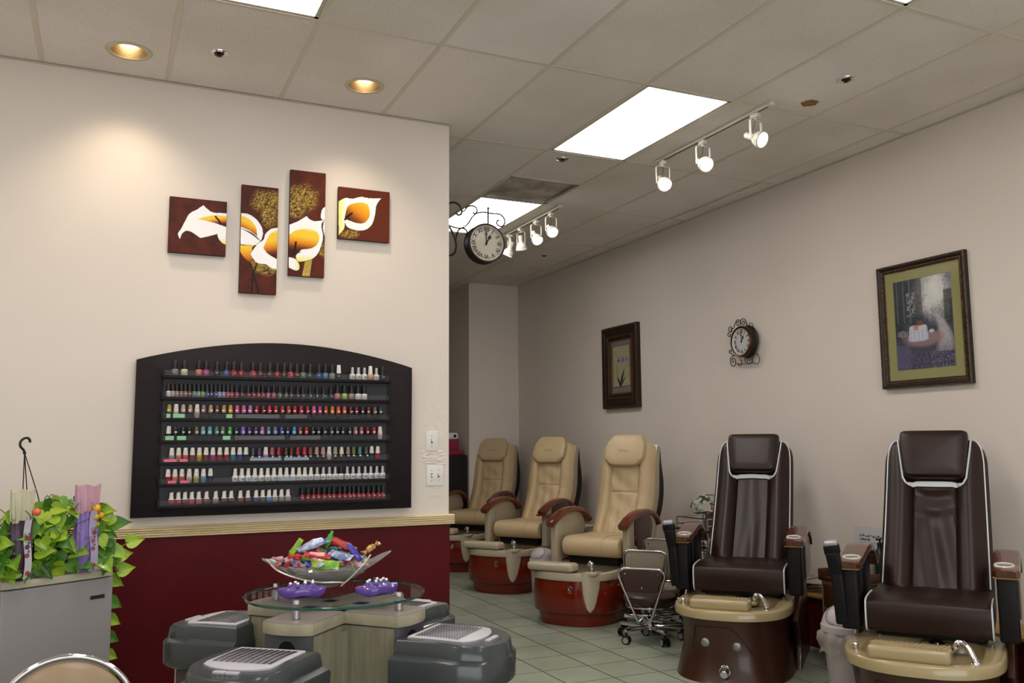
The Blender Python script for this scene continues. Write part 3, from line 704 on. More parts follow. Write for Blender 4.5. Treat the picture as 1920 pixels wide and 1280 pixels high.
def parts_for(style, colr, cap):
    key = (style, colr, cap)
    if key in meshes: return meshes[key]
    body = MB(); c = MB(); cm = {'W': CAPW, 'S': CAPS, 'B': CAPB, '': CAPB}.get(cap, None)
    paint_ = nmat(colr)
    h = .034; w = .0155
    if style == 'A' and cap != 'S' and not (colr == 'white' and cap == 'W'):
        body.m(paint_).lathe([(0, 0), (w*.92, 0), (w, .002), (w, h*.80), (w*.93, h*.93), (w*.6, h), (0, h)], n=16)
        body.m(LAB).box(-.0055, .0055, -w-.0006, -w+.001, h*.52, h*.56).box(-.004, .004, -w-.0006, -w+.001, h*.40, h*.43)
        c.m(cm or CAPB).lathe([(0, h*.9), (.0102, h*.9), (.0104, h+.003), (.0082, h+.043), (.0068, h+.046), (0, h+.046)], n=14)
    elif style == 'a':
        h = .033; w = .0098
        body.m(paint_).lathe([(0, 0), (w*.92, 0), (w, .002), (w, h*.86), (w*.85, h*.97), (w*.6, h), (0, h)], n=14)
        body.m(LAB).box(-.001, .005, -w-.0006, -w+.001, h*.42, h*.56)
        c.m(cm or CAPB).lathe([(0, h*.9), (.0085, h*.9), (.0088, h+.003), (.0065, h+.034), (.005, h+.037), (0, h+.037)], n=14)
    elif style in 'UO' and cap in ('', 'C'):     # dark bottle wearing a colour swatch cap
        h = .030; w = .0135
        body.m(GLB).lathe([(0, 0), (w*.62, 0), (w*.7, .003), (w*.95, h*.7), (w, h*.92), (w*.7, h), (0, h)], n=16)
        if style == 'O': body.m(LAB).box(-.0045, .0045, -w-.0006, -w+.002, h*.55, h*.82)
        c.m(paint_).lathe([(0, h*.96), (.0098, h*.96), (.0102, h+.004), (.0076, h+.034), (.006, h+.0395), (.003, h+.041), (0, h+.041)], n=16)
        if style == 'U': c.m(LAB).box(-.0045, .0045, -.0105, -.008, h+.008, h+.014)
    elif style in 'UOWQ' and (cap != 'S' and colr != 'white') and not (style == 'Q'):
        h = .034; w = .0135
        body.m(paint_).lathe([(0, 0), (w*.66, 0), (w*.76, .003), (w*.97, h*.65), (w, h*.9), (w*.75, h), (0, h)], n=16)
        c.m(cm or CAPW).lathe([(0, h*.96), (.0098, h*.96), (.0102, h+.003), (.0076, h+.036), (.0066, h+.038), (0, h+.038)], n=14)
        c.m(CAPB).box(-.001, .002, -.0098, -.008, h+.015, h+.0175)
    elif style == 'Q' and cap == 'B':
        h = .033; w = .0125
        body.m(paint_).lathe([(0, 0), (w*.9, 0), (w, .002), (w, h*.82), (w*.8, h*.96), (w*.5, h), (0, h)], n=14)
        body.m(LAB).box(-.003, .004, -w-.0006, -w+.001, h*.45, h*.6)
        c.m(CAPB).lathe([(0, h*.9), (.0082, h*.9), (.0085, h+.003), (.007, h+.036), (.006, h+.038), (0, h+.038)], n=12)
    elif style == 'Q':
        h = .027; w = .0135
        body.m(paint_).box(-w, w, -w, w, 0, h, r=.003)
        body.m(LAB).box(-w, w, -w, w, h-.0005, h+.002, r=.0008)
        c.m(cm).lathe([(0, h), (.0088, h), (.009, h+.004), (.0072, h+.034)], n=14)
        c.m(cm).loft([[V((.0072*cos(2*pi*k/14), .0072*sin(2*pi*k/14), h+.034)) for k in range(14)], [V((.0068*cos(2*pi*k/14), .0068*sin(2*pi*k/14), h+.037+.3*.0068*cos(2*pi*k/14))) for k in range(14)]])
    else:       # white gel bottles, white or silver caps
        h = .033; w = .0145
        body.m(paint_).lathe([(0, 0), (w*.92, 0), (w, .002), (w, h*.80), (w*.9, h*.93), (w*.55, h), (0, h)], n=16)
        body.m(mat('label_grey_blue', '5f7088', .5)).box(-.006, .006, -w-.0007, -w+.002, h*.30, h*.48)
        body.m(mat('label_ink', '24242c', .5)).box(-.005, .003, -w-.0007, -w+.002, h*.62, h*.66)
        c.m(cm or CAPW).lathe([(0, h*.95), (.0085, h*.95), (.0088, h+.002), (.0068, h+.034), (.006, h+.0365), (0, h+.0365)], n=14)
    bo = body.build('t'); co = c.build('t')
    bo.data.transform(Matrix.Diagonal((1.12, 1.12, 1, 1))); co.data.transform(Matrix.Diagonal((1.28, 1.28, 1, 1)))
    meshes[key] = (bo.data, co.data); bpy.data.objects.remove(bo); bpy.data.objects.remove(co)
    return meshes[key]
def ordinal(i, n):
    l, r = i+1, n-i
    return (ORD[l]+' from left') if l <= r and l <= 20 else ((ORD[r]+' from right') if r > 1 else 'rightmost')
for ri, R in enumerate((R1, R2, R3, R4, R5, R6, R7)):
    z = SH[ri]; n = len(R)
    for i, e in enumerate(R):
        u, colr = e[0], e[1]; cap = e[2] if len(e) > 2 else ''
        st = STY[ri]
        if ri == 1: st = 'a' if i < 33 else 'A'
        bm_, cm_ = parts_for(st, colr, cap)
        vrow = rows_v[ri][0]+(rows_v[ri][1]-rows_v[ri][0])*(u-305)/422
        p = on_y(u, vrow-14, BY-.028)
        o = bpy.data.objects.new('nail_polish_bottle', bm_); COL.objects.link(o)
        o.location = (p.x, BY-.030+random.uniform(-.002, .002), z+.0005); o.rotation_euler = (0, 0, random.uniform(-.35, .35) if st != 'Q' or cap == 'B' else random.uniform(-.12, .12))
        w = WORD.get(colr, colr); capw = {'W': 'white', 'S': 'silver', 'B': 'black', '': 'black', 'C': w}[cap]
        if st in 'UO' and cap in ('', 'C'): desc = 'dark polish bottle with a %s cap' % w
        else: desc = '%s nail polish bottle with %s cap' % (w, capw)
        tag(o, '%s, %s on the %s shelf' % (desc, ordinal(i, n), RN[ri]), 'nail polish', 'nail polish bottles on the %s shelf of the rack' % RN[ri])
        c = bpy.data.objects.new('cap', cm_); COL.objects.link(c); c.parent = o

# ================================================================== CLOCKS
IRON = mat('wrought_iron', '17130f', .45, .3)
FACE = mat('clock_face', 'b9b1a0', .5)
FACEW = mat('clock_face_white', 'cfcdca', .5)
INK = mat('clock_ink', '1a1715', .6); INKR = mat('clock_red_ink', '8a4a3a', .6)
GLASSC = mat('clock_glass', '0a0a0a', .03, alpha=.05, spec=.8)
ROM = 'XII I II III IV V VI VII VIII IX X XI'.split()
def dial(parent, R, face, hh, mh, y=0.0):
    MB().m(face).cyl((0, y, 0), (0, y-.002, 0), R, n=48).build('dial', parent)
    m = MB().m(INK)
    for k in range(12):
        a = 2*pi*k/12; rr = R*.76
        M = XF((rr*sin(a), y-.0028, rr*cos(a))) @ Matrix.Rotation(a, 4, 'Y') @ Matrix.Rotation(pi/2, 4, 'X') @ Matrix.Diagonal((.8, 1, 1, 1))
        m.text(ROM[k], R*.36, M, bold=.022)
    return m
def hands(parent, R, ah, am, y):
    for nm, a, L_, w in (('hour_hand', ah, R*.58, R*.036), ('minute_hand', am, R*.84, R*.024)):
        m = MB().m(INK); m.X = Matrix.Rotation(a, 4, 'Y')
        m.prism([(-w, -R*.12), (w, -R*.12), (w, L_*.45), (w*3.2, L_*.62), (w*.8, L_*.8), (0, L_), (-w*.8, L_*.8), (-w*3.2, L_*.62), (-w, L_*.45)], 'y', y-.0014, y)
        m.build(nm, parent)
    MB().m(INK).cyl((0, y+.001, 0), (0, y-.004, 0), R*.06).build('hand_hub', parent)
# double sided station clock on its bracket, fixed to the free end of the partition
CY = 5.12; c0 = on_y(913, 455, CY-.04); RC = .118
t = thing('station_clock', 'round double-sided clock with roman numerals hanging from a black scrolled bracket', 'clock', (c0.x, CY, c0.z))
b = MB().m(IRON)
b.loft([[V((r_*cos(2*pi*k/56), y_, r_*sin(2*pi*k/56))) for k in range(56)] for r_, y_ in ((RC-.006, -.034), (RC-.003, -.044), (RC+.006, -.046), (RC+.009, -.040), (RC+.006, -.030), (RC+.003, .030), (RC+.009, .040), (RC+.006, .046), (RC-.003, .044), (RC-.006, .034))], cap=False)
b.build('case', t)
m = dial(t, RC-.002, FACE, 0, 0, -.030); d_ = m.build('numerals', t)
m = MB().m(INKR)
for k in range(12):
    a = 2*pi*(k+.5)/12; m.text(str(13+k if k < 11 else 24), RC*.12, XF((RC*.80*sin(a), -.0329, RC*.80*cos(a))) @ Matrix.Rotation(a, 4, 'Y') @ Matrix.Rotation(pi/2, 4, 'X'))
m.build('small_numerals', t)
hands(t, RC, radians(30), radians(-2), -.034)
MB().m(GLASSC).cyl((0, -.039, 0), (0, -.041, 0), RC-.004, n=48).build('glass', t)
br = MB().m(IRON)
def bp(u, v_): p = on_y(u, v_, CY); return V((p.x-c0.x, 0, p.z-c0.z))
bz = lambda x, y: bp(830+x/7.111, 340+y/7.111)
br.cyl(bz(607, 570)+V((0, 0, -.004)), bz(607, 360), .0058); br.ball(bz(607, 357), .008)
def scroll(pts, r=.0050, n=6): br.tube(catmull([bz(*p) for p in pts], 8), r, n=n)
scroll([(-10, 400), (10, 350), (70, 300), (140, 280), (200, 300), (245, 350), (255, 400), (240, 440), (200, 445), (175, 415)], .0065)
scroll([(255, 405), (290, 390), (330, 340), (390, 325), (440, 345), (460, 390), (440, 430)]); scroll([(440, 430), (412, 425), (405, 405)])
scroll([(440, 430), (490, 415), (550, 410), (607, 420), (680, 430), (760, 438), (810, 480), (828, 530), (818, 575), (780, 600), (740, 585), (720, 550), (735, 520), (757, 527)])
scroll([(440, 430), (390, 480), (340, 560), (290, 605), (240, 622), (180, 618), (120, 600), (60, 570), (-10, 520)])
scroll([(248, 622), (290, 630), (320, 660), (330, 695), (305, 705)], .0055)
scroll([(248, 622), (210, 650), (190, 700), (170, 790)], .0055)
scroll([(70, 575), (110, 640), (150, 720), (172, 800), (175, 890), (150, 960), (100, 985), (50, 975), (10, 930)], .0068)
sx = PX1-c0.x+.004
br.build('bracket', t)
MB().m(IRON).box(sx-.004, sx+.003, -.02, .02, bz(0, 900).z, bz(0, 330).z, r=.002).build('wall_bar', t)

# small iron mantel style clock on the right wall
def mp(u, v_, X=XR-.04): p = on_x(u, v_, X); return p
c1_ = mp(1388, 640, XR-.10)
t = thing('scroll_clock', 'small wall clock in a curly iron stand on the right wall between two pictures', 'clock', (XR, c1_.y, c1_.z), rz=-pi/2)
# local: x = towards the storefront (image right), -y = into the room
S = 1.0; R_ = .126
def lp(px, py, d=.055):
    u = 1330+px/10.667; v_ = 580+py/10.667; p = on_x(u, v_, XR-d); return V((c1_.y-p.y, -d, p.z-c1_.z))
k = MB().m(mat('bronze_bezel', '4a2d1a', .3, .6))
k.loft([[V((r_*cos(2*pi*q/48), y_, r_*sin(2*pi*q/48))) for q in range(48)] for r_, y_ in ((R_-.022, -.088), (R_-.018, -.098), (R_-.006, -.102), (R_, -.094), (R_, -.082))], cap=False)
k.build('bezel', t)
k = MB().m(mat('clock_drum', '2a2622', .4, .5)); k.loft([[V((r_*cos(2*pi*q/48), y_, r_*sin(2*pi*q/48))) for q in range(48)] for r_, y_ in ((R_-.001, -.086), (R_-.004, -.04), (R_+.004, -.034), (R_+.004, -.028), (.01, -.028))], cap=False); k.build('drum', t)
dial(t, R_-.020, FACEW, 0, 0, -.084).build('numerals', t)
hands(t, R_*.8, radians(28), radians(-4), -.088)
MB().m(GLASSC).lathe([(.0, .012), (R_*.5, .009), (R_-.02, .0), (R_-.02, -.001), (0, .010)], n=40, M=Matrix.Rotation(pi/2, 3, 'X')).build('glass', t).location = (0, -.092, 0)
w = MB().m(IRON)
def sw(pts, r=.0036, d=.055): w.tube(catmull([lp(a, b, d) for a, b in pts], 8), r, n=6)
sw([(490, 360), (510, 300), (540, 230), (580, 205), (620, 230), (615, 290), (575, 320), (545, 290), (560, 240), (590, 245), (582, 280)])
sw([(745, 330), (740, 260), (710, 200), (670, 185), (630, 215), (632, 270), (665, 300), (700, 280), (695, 235), (665, 235), (668, 265)])
sw([(490, 375), (455, 385), (450, 430), (420, 445), (390, 410), (395, 365), (425, 345), (450, 370), (430, 410)])
sw([(450, 450), (400, 455), (370, 490), (380, 530), (415, 545), (425, 500), (400, 495)])
sw([(800, 345), (805, 290), (840, 270), (870, 295), (870, 350), (840, 380), (810, 360)], .0024, .04)
sw([(745, 330), (820, 320), (900, 380), (960, 490), (970, 610), (940, 750), (870, 890)], .0028, .03)
sw([(490, 930), (440, 880), (400, 860), (405, 820), (440, 820), (430, 855)])
sw([(600, 960), (560, 920), (490, 925), (430, 970), (420, 1040), (450, 1120), (500, 1130), (530, 1070), (510, 990), (470, 980), (450, 1020), (470, 1060), (490, 1030)])
sw([(560, 1080), (600, 1120), (640, 1100), (650, 1040), (620, 1000)]); sw([(520, 1080), (700, 1090), (870, 1065), (960, 1085), (1000, 1010), (970, 900), (910, 885), (870, 950), (860, 1060)], .0028, .035)
sw([(710, 950), (720, 1070)], .003); sw([(740, 1000), (790, 960), (850, 990), (850, 1060), (800, 1090), (750, 1060), (770, 1010), (810, 1000), (800, 1040)], .0026, .04)
w.cyl((0, -.03, -.03), (0, -.0005, -.03), .012)
w.build('scroll_stand', t)

# ================================================================== FRAMED PICTURES ON THE RIGHT WALL
def framed(u0, v0, u1, v1, u2, v2, u3, v3, label, fw, fd, mats, fn, mat_w, matmat, liner=None):
    """corners: top-left, top-right, bottom-right, bottom-left; the frame face stands fd off the wall"""
    X = XR-fd; P = [on_x(a, b, X) for a, b in ((u0, v0), (u1, v1), (u2, v2), (u3, v3))]
    ya = (P[0].y+P[3].y)/2; yb = (P[1].y+P[2].y)/2; zt = (P[0].z+P[1].z)/2; zb = (P[2].z+P[3].z)/2
    W, H = ya-yb, zt-zb
    t = thing('framed_picture', label, 'picture', (XR-.001, (ya+yb)/2, zb), rz=-pi/2, group='framed pictures on the right wall')
    x0, x1 = -W/2, W/2
    # mitred moulding: loft a profile round the rectangle
    def ring(ins, y): return [V((x0+ins, y, ins)), V((x1-ins, y, ins)), V((x1-ins, y, H-ins)), V((x0+ins, y, H-ins))]
    base, trim = mats
    m = MB().m(base); R0 = [ring(0, 0), ring(0, -fd*.85), ring(fw*.08, -fd), ring(fw*.30, -fd*.98), ring(fw*.36, -fd*.86), ring(fw*.62, -fd*.62), ring(fw*.70, -fd*.66), ring(fw*.86, -fd*.60), ring(fw*.9, -fd*.45), ring(fw, -fd*.42), ring(fw, 0)]
    m.loft(R0, cap=False); fo = m.build('frame', t, ang=20)
    g = MB().m(trim)
    for a0, a1, y_ in ((.04, .12, 1.012), (.62, .72, .665), (.90, 1.0, .455)):
        g.loft([ring(fw*a0, -fd*y_*.98), ring(fw*(a0+.02), -fd*y_-.002), ring(fw*(a1-.02), -fd*y_-.002), ring(fw*a1, -fd*y_*.98)], cap=False)
    n_ = int(H/.02)
    for q in range(n_):
        zz = fw+(H-2*fw)*(q+.5)/n_
        for xx in (x0+fw*.78, x1-fw*.78): g.ball((xx, -fd*.635, zz), fw*.05, n=6)
    g.build('gilt_beading', t)
    y = -fd*.40
    if mat_w:
        q = MB().m(matmat)
        q.loft([ring(fw, y), ring(fw+mat_w, y), ring(fw+mat_w, y+.003)], cap=False); q.build('mount_board', t)
    ins = fw+mat_w
    nu, nv = int((W-2*ins)/.0035), int((H-2*ins)/.0035)
    q = MB().m(mat('print_paper', 'ffffff', .45, vcol=True))
    q.grid(lambda a, b: V((x0+ins+a*(W-2*ins), y+.0025, ins+b*(H-2*ins))), nu, nv, fn); q.build('print', t)
    MB().m(mat('picture_glass', '0a0a0a', .05, alpha=.04, spec=.5)).box(x0+fw, x1-fw, y-.004, y-.002, fw, H-fw).build('glazing', t)
    return t
def ns(a, b, s, k=0): return noise.noise(V((a*s, b*s*1.4, k)))
def landscape(a, b):     # b upward
    v_ = 1-b
    n = ns(a, b, 6, 1); n2 = ns(a, b, 22, 2); n3 = ns(a, b, 55, 3)
    dk = lin('20242c'); mid = lin('54506a'); lil = lin('9c90aa'); sky = lin('e4e4da'); grn = lin('34443c')
    c = lerp(lerp(dk, mid, .4+n*.8), grn, .3+.5*n2)
    d = sqrt(((a-.70)/.33)**2+((v_-.17)/.30)**2)+.22*n2+.2*n
    c = lerp(lerp(sky, lil, d*.5), c, (d-.45)/.8)
    if v_ < .5 and a < .5: c = lerp(c, lerp(dk, grn, .5+n2), .65)
    if v_ < .48 and abs(((a*9) % 1)-.5) < .12 and a < .33: c = lerp(c, lil, .25)
    if .15 < v_ < .42 and .22 < a < .38 and n3+n2 > .12: c = lerp(c, lin('a9b0ae'), .75)
    if .14 < v_ < .34 and .36 < a < .50 and n2 > .1: c = lerp(c, lin('7a4048'), .5)
    if a > .86 and .18 < v_ < .5: c = lerp(c, dk, .75)
    # river
    rc = .72+.14*sin((v_-.4)*5); rw = .05+.30*max(0, v_-.42)
    if .41 < v_ < .83:
        e = abs(a-rc)/rw; c = lerp(lerp(lin('b3ada8'), lil, abs(n2)*1.6), c, (e-.55)/.6)
    # terrace and steps
    e = sqrt(((a-.48)/.36)**2+((v_-.67)/.10)**2)
    if v_ > .6 and e < 1.1: c = lerp(lin('93757a'), c, (e-.7)/.4)
    if v_ > .70:
        c2 = lerp(lerp(mid, dk, .3+n2), lil, max(0, n3)*.5); c = lerp(c, c2, min(1, (v_-.70)*5)*.8)
    if v_ > .82 and a > .6 and n3 > .38: c = lerp(c, lin('a9abc2'), .6)
    if v_ > .72 and a < .25: c = lerp(c, lin('6c6c92'), .35+.5*n3)
    # table under a long white cloth
    if abs(a-.40) < .155+.02*(v_-.54)/.15 and .535 < v_ < .672+.025*sqrt(max(0, 1-((a-.4)/.18)**2)):
        f = .5+.5*sin(a*90); c = lerp(lin('b4b6ca'), lin('d6d4dc'), f*.6)
    e = sqrt(((a-.40)/.155)**2+((v_-.54)/.028)**2)
    if e < 1: c = lin('cfc8c6')
    if e < 1 and abs(a-.36) < .05 and n3 > -.1: c = lin('9a5a58')
    if abs(a-.43) < .05 and .47 < v_ < .53 and n3 > -.15: c = lerp(lin('a0474a'), lin('4a5a44'), (v_-.47)*14)
    if sqrt(((a-.63)/.045)**2+((v_-.60)/.02)**2) < 1: c = lin('c8c2c4')
    if sqrt(((a-.12)/.10)**2+((v_-.60)/.04)**2) < 1 and n3 > -.1: c = lin('8d8688')
    return c
DF = (mat('walnut_frame', '2c1a12', .35, col2='1c110c', vscale=20), mat('worn_gilt', '8a6a44', .35, .5, col2='47321d', vscale=60))
framed(1642, 503, 1806, 468, 1822, 719, 1655, 729, 'large landscape print with pale mount in a dark gilt frame, rightmost on the wall', .052, .035, DF, landscape, .062, mat('sage_mount', '96915f', .8))
def iris(a, b):
    c = lerp(lin('b0a684'), lin('a39a76'), .5+ns(a, b, 8, 4))
    if b > .93 or b < .10 or a < .05 or a > .95: c = lerp(lin('8f8790'), lin('5f5664'), .5+ns(a, b, 40, 6))
    if abs(b-.925) < .008 or abs(b-.105) < .008: c = lin('5c5260')
    def arc(p0, p1, p2, w):
        for i in range(24):
            t_ = i/23; x = (1-t_)**2*p0[0]+2*t_*(1-t_)*p1[0]+t_*t_*p2[0]; y = (1-t_)**2*p0[1]+2*t_*(1-t_)*p1[1]+t_*t_*p2[1]
            ww = w*sin(pi*min(1, .12+t_*.95))+.003
            if ((a-x)**2+((b-y)*2)**2) < (ww+.01)**2: return True
        return False
    if arc((.45, .11), (.50, .30), (.70, .46), .045) or arc((.44, .11), (.35, .22), (.25, .31), .035) or arc((.45, .11), (.55, .2), (.72, .29), .03): return lin('2f3428')
    if arc((.43, .12), (.22, .35), (.25, .52), .004): return lin('4a4a3a')
    for cx, cy, r_ in ((.36, .63, .1), (.58, .64, .11), (.80, .63, .08)):
        e = sqrt(((a-cx)/r_)**2+((b-cy)/(r_*.75))**2)+ns(a, b, 25, 9)*.7
        if e < 1: return lerp(lin('3f2a45'), lin('a898b8'), e*1.2)
    return c
framed(1126, 616, 1190, 605, 1197, 763, 1131, 766, 'small print of purple irises in a deep dark frame, leftmost on the right wall', .150, .05, (mat('dark_bamboo_frame', '2a1710', .4, col2='14100e', vscale=14), mat('bronze_edge', '5a3b1e', .4, .4)), iris, .012, mat('olive_liner', '7c7040', .6))
# ================================================================== PEDICURE CHAIRS   local: +x = the photo's right, +y = back, z = up
def se(hw, y0, y1, n=3., k=48, cx=0.):
    """closed plan outline, round towards the front (y0), squarer at the back (y1)"""
    out = []; cy = y0+(y1-y0)*.45
    for i in range(k):
        a = 2*pi*i/k-pi/2; c, s_ = cos(a), sin(a)
        nn = n if s_ < 0 else 6.
        x = hw*math.copysign(abs(c)**(2/nn), c); y = (cy-y0 if s_ < 0 else y1-cy)*math.copysign(abs(s_)**(2/nn), s_)
        out.append((cx+x, cy+y))
    return out
def ring(o, z): return [V((x, y, z)) for x, y in o]
def front_y(x, hw, y0, y1, n):
    cy = y0+(y1-y0)*.45; t = min(1, abs(x/hw)); return cy-(cy-y0)*(1-t**n)**(1/n)

LEB = mat('brown_leather', '26150f', .38, spec=.4, bump=.25, bscale=300, dist=.0006, vary=.12, vscale=4)
PIPE = mat('silver_piping', 'd2d8da', .35)
BRN = mat('brown_gloss_tub', '3a2014', .32, coat=.15)
BEI = mat('beige_gloss_basin', 'a3926c', .22, coat=.4)
WOODB = mat('dark_wood_gloss', '56291b', .2, coat=.6, col2='43200f', vscale=8, stretch=(8, 1, 8))
CUPM = mat('cup_metal', '8a8a88', .35, .6)
BLKS = mat('black_satin', '070607', .5, spec=.3)
def back_shape(P, w, h_of, th, nseg=26, nt=26, wr=None, top_round=.06, crown=0.):
    """upholstered back: P(t)->(y,z), w(t) half width, h_of(u,t) front relief"""
    rings = []
    for j in range(nt+1):
        t = j/nt; t2 = t
        y, z = P(t2); ya, za = P(min(1, t2+.01)); yb, zb = P(max(0, t2-.01)); d = V((0, ya-yb, za-zb)).normalized(); nrm = V((0, -d.z, d.y))  # towards the front
        ww = w(t); r = []
        endf = 1.
        if t > 1-top_round: q = (t-(1-top_round))/top_round; endf = sqrt(max(0, 1-q*q*.92))
        if t < .03: endf = .6+.4*t/.03
        for i in range(nseg+1):
            u = -1+2*i/nseg; e = max(0, 1-abs(u)**6)
            hh = h_of(u, t)*e*endf
            if crown and abs(u) > .62 and t > .8:
                q_ = crown*((abs(u)-.62)/.38)**2.2*min(1, (t-.8)/.2)**2; yq, zq = P(t-q_); r.append(V((u*ww*(1-.6*q_), yq, zq))+nrm*hh); continue
            r.append(V((u*ww, y, z))+nrm*hh)
        for i in range(nseg//2+1):
            u = 1-2*i/(nseg//2)*1.; e = max(0, 1-abs(u)**4)
            yq, zq = (y, z)
            if crown and abs(u) > .62 and t > .8: yq, zq = P(t-crown*((abs(u)-.62)/.38)**2.2*min(1, (t-.8)/.2)**2)
            r.append(V((u*ww*.97, yq, zq))-nrm*(th*(.25+.75*e)*endf))
        rings.append(r)
    return rings
def pillow(m, P, t0, t1, hw0, hw1, thick, off, corner=.25, puff=1., hexa=False):
    """head cushion lying against the back between t0 and t1"""
    n = 14; outl = []
    if hexa: pts = [(-.62, -1), (.62, -1), (1, -.55), (1, .35), (.72, 1), (-.72, 1), (-1, .35), (-1, -.55)]
    else: pts = [(-.86, -1), (.86, -1), (.97, -.9), (1, -.6), (1, .7), (.96, .93), (.86, 1), (-.86, 1), (-.96, .93), (-1, .7), (-1, -.6), (-.97, -.9)]
    # resample and soften
    q = []
    for i in range(len(pts)):
        a, b = pts[i], pts[(i+1) % len(pts)]
        for k in range(5): q.append((a[0]+(b[0]-a[0])*k/5, a[1]+(b[1]-a[1])*k/5))
    for _ in range(1): q = [((q[i-1][0]+2*q[i][0]+q[(i+1) % len(q)][0])/4, (q[i-1][1]+2*q[i][1]+q[(i+1) % len(q)][1])/4) for i in range(len(q))]
    def pos(u, v_, h):
        t = t0+(t1-t0)*(v_+1)/2; tt = min(1, max(0, t)); y, z = P(tt); ya, za = P(min(1, tt+.01)); yb, zb = P(max(0, tt-.01)); d = V((0, ya-yb, za-zb)).normalized(); nrm = V((0, -d.z, d.y))
        hw = hw0+(hw1-hw0)*(v_+1)/2
        base = V((u*hw, y, z))+d*((t-tt)*.9)
        return base+nrm*(off+h)
    R = []
    for s, h in ((.86, -.5), (.97, -.38), (1, 0), (.985, .2), (.94, .38), (.84, .47), (.62, .5), (.3, .52), (.02, .53)):
        R.append([pos(a*s, b*s, h*thick) for a, b in q])
    m.loft(R)
def brown_chair(name, label, loc, al, folds=0):
    T_ = thing(name, label, 'pedicure chair', loc, -al, 'brown leather pedicure chairs')
    # tub
    hw, yf, yb = .342, -.515, .52; CX = -.015
    m = MB().m(BRN)
    m.loft([ring(se(.342, yf-.005, yb, 2.7, cx=CX), 0), ring(se(.338, yf+.005, yb, 2.7, cx=CX), .02), ring(se(.308, yf+.045, yb-.02, 2.5, cx=CX), .16), ring(se(.306, yf+.035, yb-.02, 2.4, cx=CX), .26), ring(se(.318, yf+.018, yb, 2.4, cx=CX), .352)], cap=False)
    tub = m.build('tub', T_)
    m = MB().m(BRN)     # side wings sweeping up behind the rim
    for s in (-1, 1):
        poly = [(p.x, p.y) for p in catmull([(-.10, .30, 0), (.02, .38, 0), (.14, .46, 0), (.26, .50, 0), (.40, .50, 0)], 5)]+[(.52, .46), (.56, .0), (.02, .0)]
        poly += [(p.x, p.y) for p in catmull([(-.02, .0, 0), (.06, .12, 0), (.0, .24, 0)], 4)]
        m.prism(poly, 'x', s*.322, s*.356, r=.008)
    m.build('side_wing', T_)
    m = MB().m(mat('panel_groove', '160b07', .5))
    pts = []
    for x, z in [(-.235, .02), (-.21, .18), (-.185, .305), (.02, .312), (.075, .26), (.15, .14), (.25, .02)]: pts.append((x, z))
    pp = []
    for (a, b), (c, d) in zip(pts[:-1], pts[1:]):
        for k in range(6):
            x = a+(c-a)*k/6; z = b+(d-b)*k/6
            yz = yf+(-.0+.045*min(1, z/.16) if z < .16 else .045-.010*(z-.16)/.1 if z < .26 else .035-.017*(z-.26)/.09)
            pp.append(V((x, front_y(x-CX, .308, yz, yb, 2.45)-.0015, z)))
    m.tube(pp, .0022, n=6); m.build('access_panel_seam', tub)
    for x, z in ((-.125, .215), (.055, .205)):
        y = front_y(x-CX, .306, yf+.040, yb, 2.45)
        MB().m(CUPM).lathe([(0, -.004), (.024, -.003), (.026, .004), (.019, .011), (.010, .014), (0, .014)], n=24, M=Matrix.Rotation(pi/2, 3, 'X')).build('air_valve', tub).location = (x, y, z)
    kb = MB().m(CHROME); kb.cyl((0, .003, 0), (0, -.012, 0), .034, n=24).cyl((0, -.012, 0), (0, -.05, -.012), .026, .023, n=20); kb.build('control_knob', tub).location = (-.01, front_y(-.01, .31, yf+.02, yb, 2.5)-.006, .075)
    # basin
    m = MB().m(BEI)
    o = se(hw, yf, .36, 2.4, cx=CX); inn = se(.258, yf+.11, .10, 3.0, cx=CX)
    m.loft([ring(se(hw-.012, yf+.012, .35, 2.4, cx=CX), .348), ring(o, .352), ring(o, .392), ring(se(hw-.005, yf+.005, .355, 2.4, cx=CX), .400), ring(se(hw-.014, yf+.014, .35, 2.4, cx=CX), .404), ring(inn, .400), ring(se(.251, yf+.117, .093, 3.0, cx=CX), .39), ring(se(.228, yf+.14, .07, 3.0, cx=CX), .22)], cap=True)
    bas = m.build('basin', T_)
    m = MB().m(BEI)
    m.box(-.215, .125, -.468, -.315, .398, .460, r=.020, seg=4)
    for k in range(15):
        x = -.195+k*.0215
        m.X = XF((x, -.368, .460), rz=radians(-20)); m.ball((0, 0, 0), .006, sc=(.75, 7, .7), n=8)
    m.X = Matrix(); m.build('footrest', bas)
    m = MB().m(CHROME)
    m.cyl((.215, -.37, .40), (.215, -.37, .408), .022, n=20)
    m.tube(catmull([(.218, -.372, .405), (.205, -.35, .43), (.185, -.325, .462), (.16, -.305, .474), (.138, -.298, .462), (.130, -.295, .438)], 6), [.0135]*20+[.016]*6+[.017]*5, n=14)
    m.build('faucet', bas)
    m = MB().m(CHROME); m.cyl((-.285, -.30, .40), (-.285, -.30, .415), .013).ball((-.285, -.30, .42), .014); m.tube([(-.285, -.30, .422), (-.31, -.315, .428)], .005); m.build('tap_handle', bas)
    m = MB().m(mat('black_gloss', '08080c', .08, coat=1)); m.lathe([(0, .0), (.034, .0), (.036, .006), (.030, .014), (0, .017)], n=24); m.build('drain_cap', bas).location = (.03, .03, .392)
    m = MB().m(BEI).box(-.05, .11, -.03, .14, .36, .396, r=.02, seg=3); m.build('drain_ledge', bas)
    m = MB().m(CUPM)
    for x in (-.225, .265): m.cyl((x, .02, .40), (x, .02, .415), .006, n=10).cyl((x, .02, .414), (x, .02, .417), .010, n=12)
    m.build('rim_screws', bas)
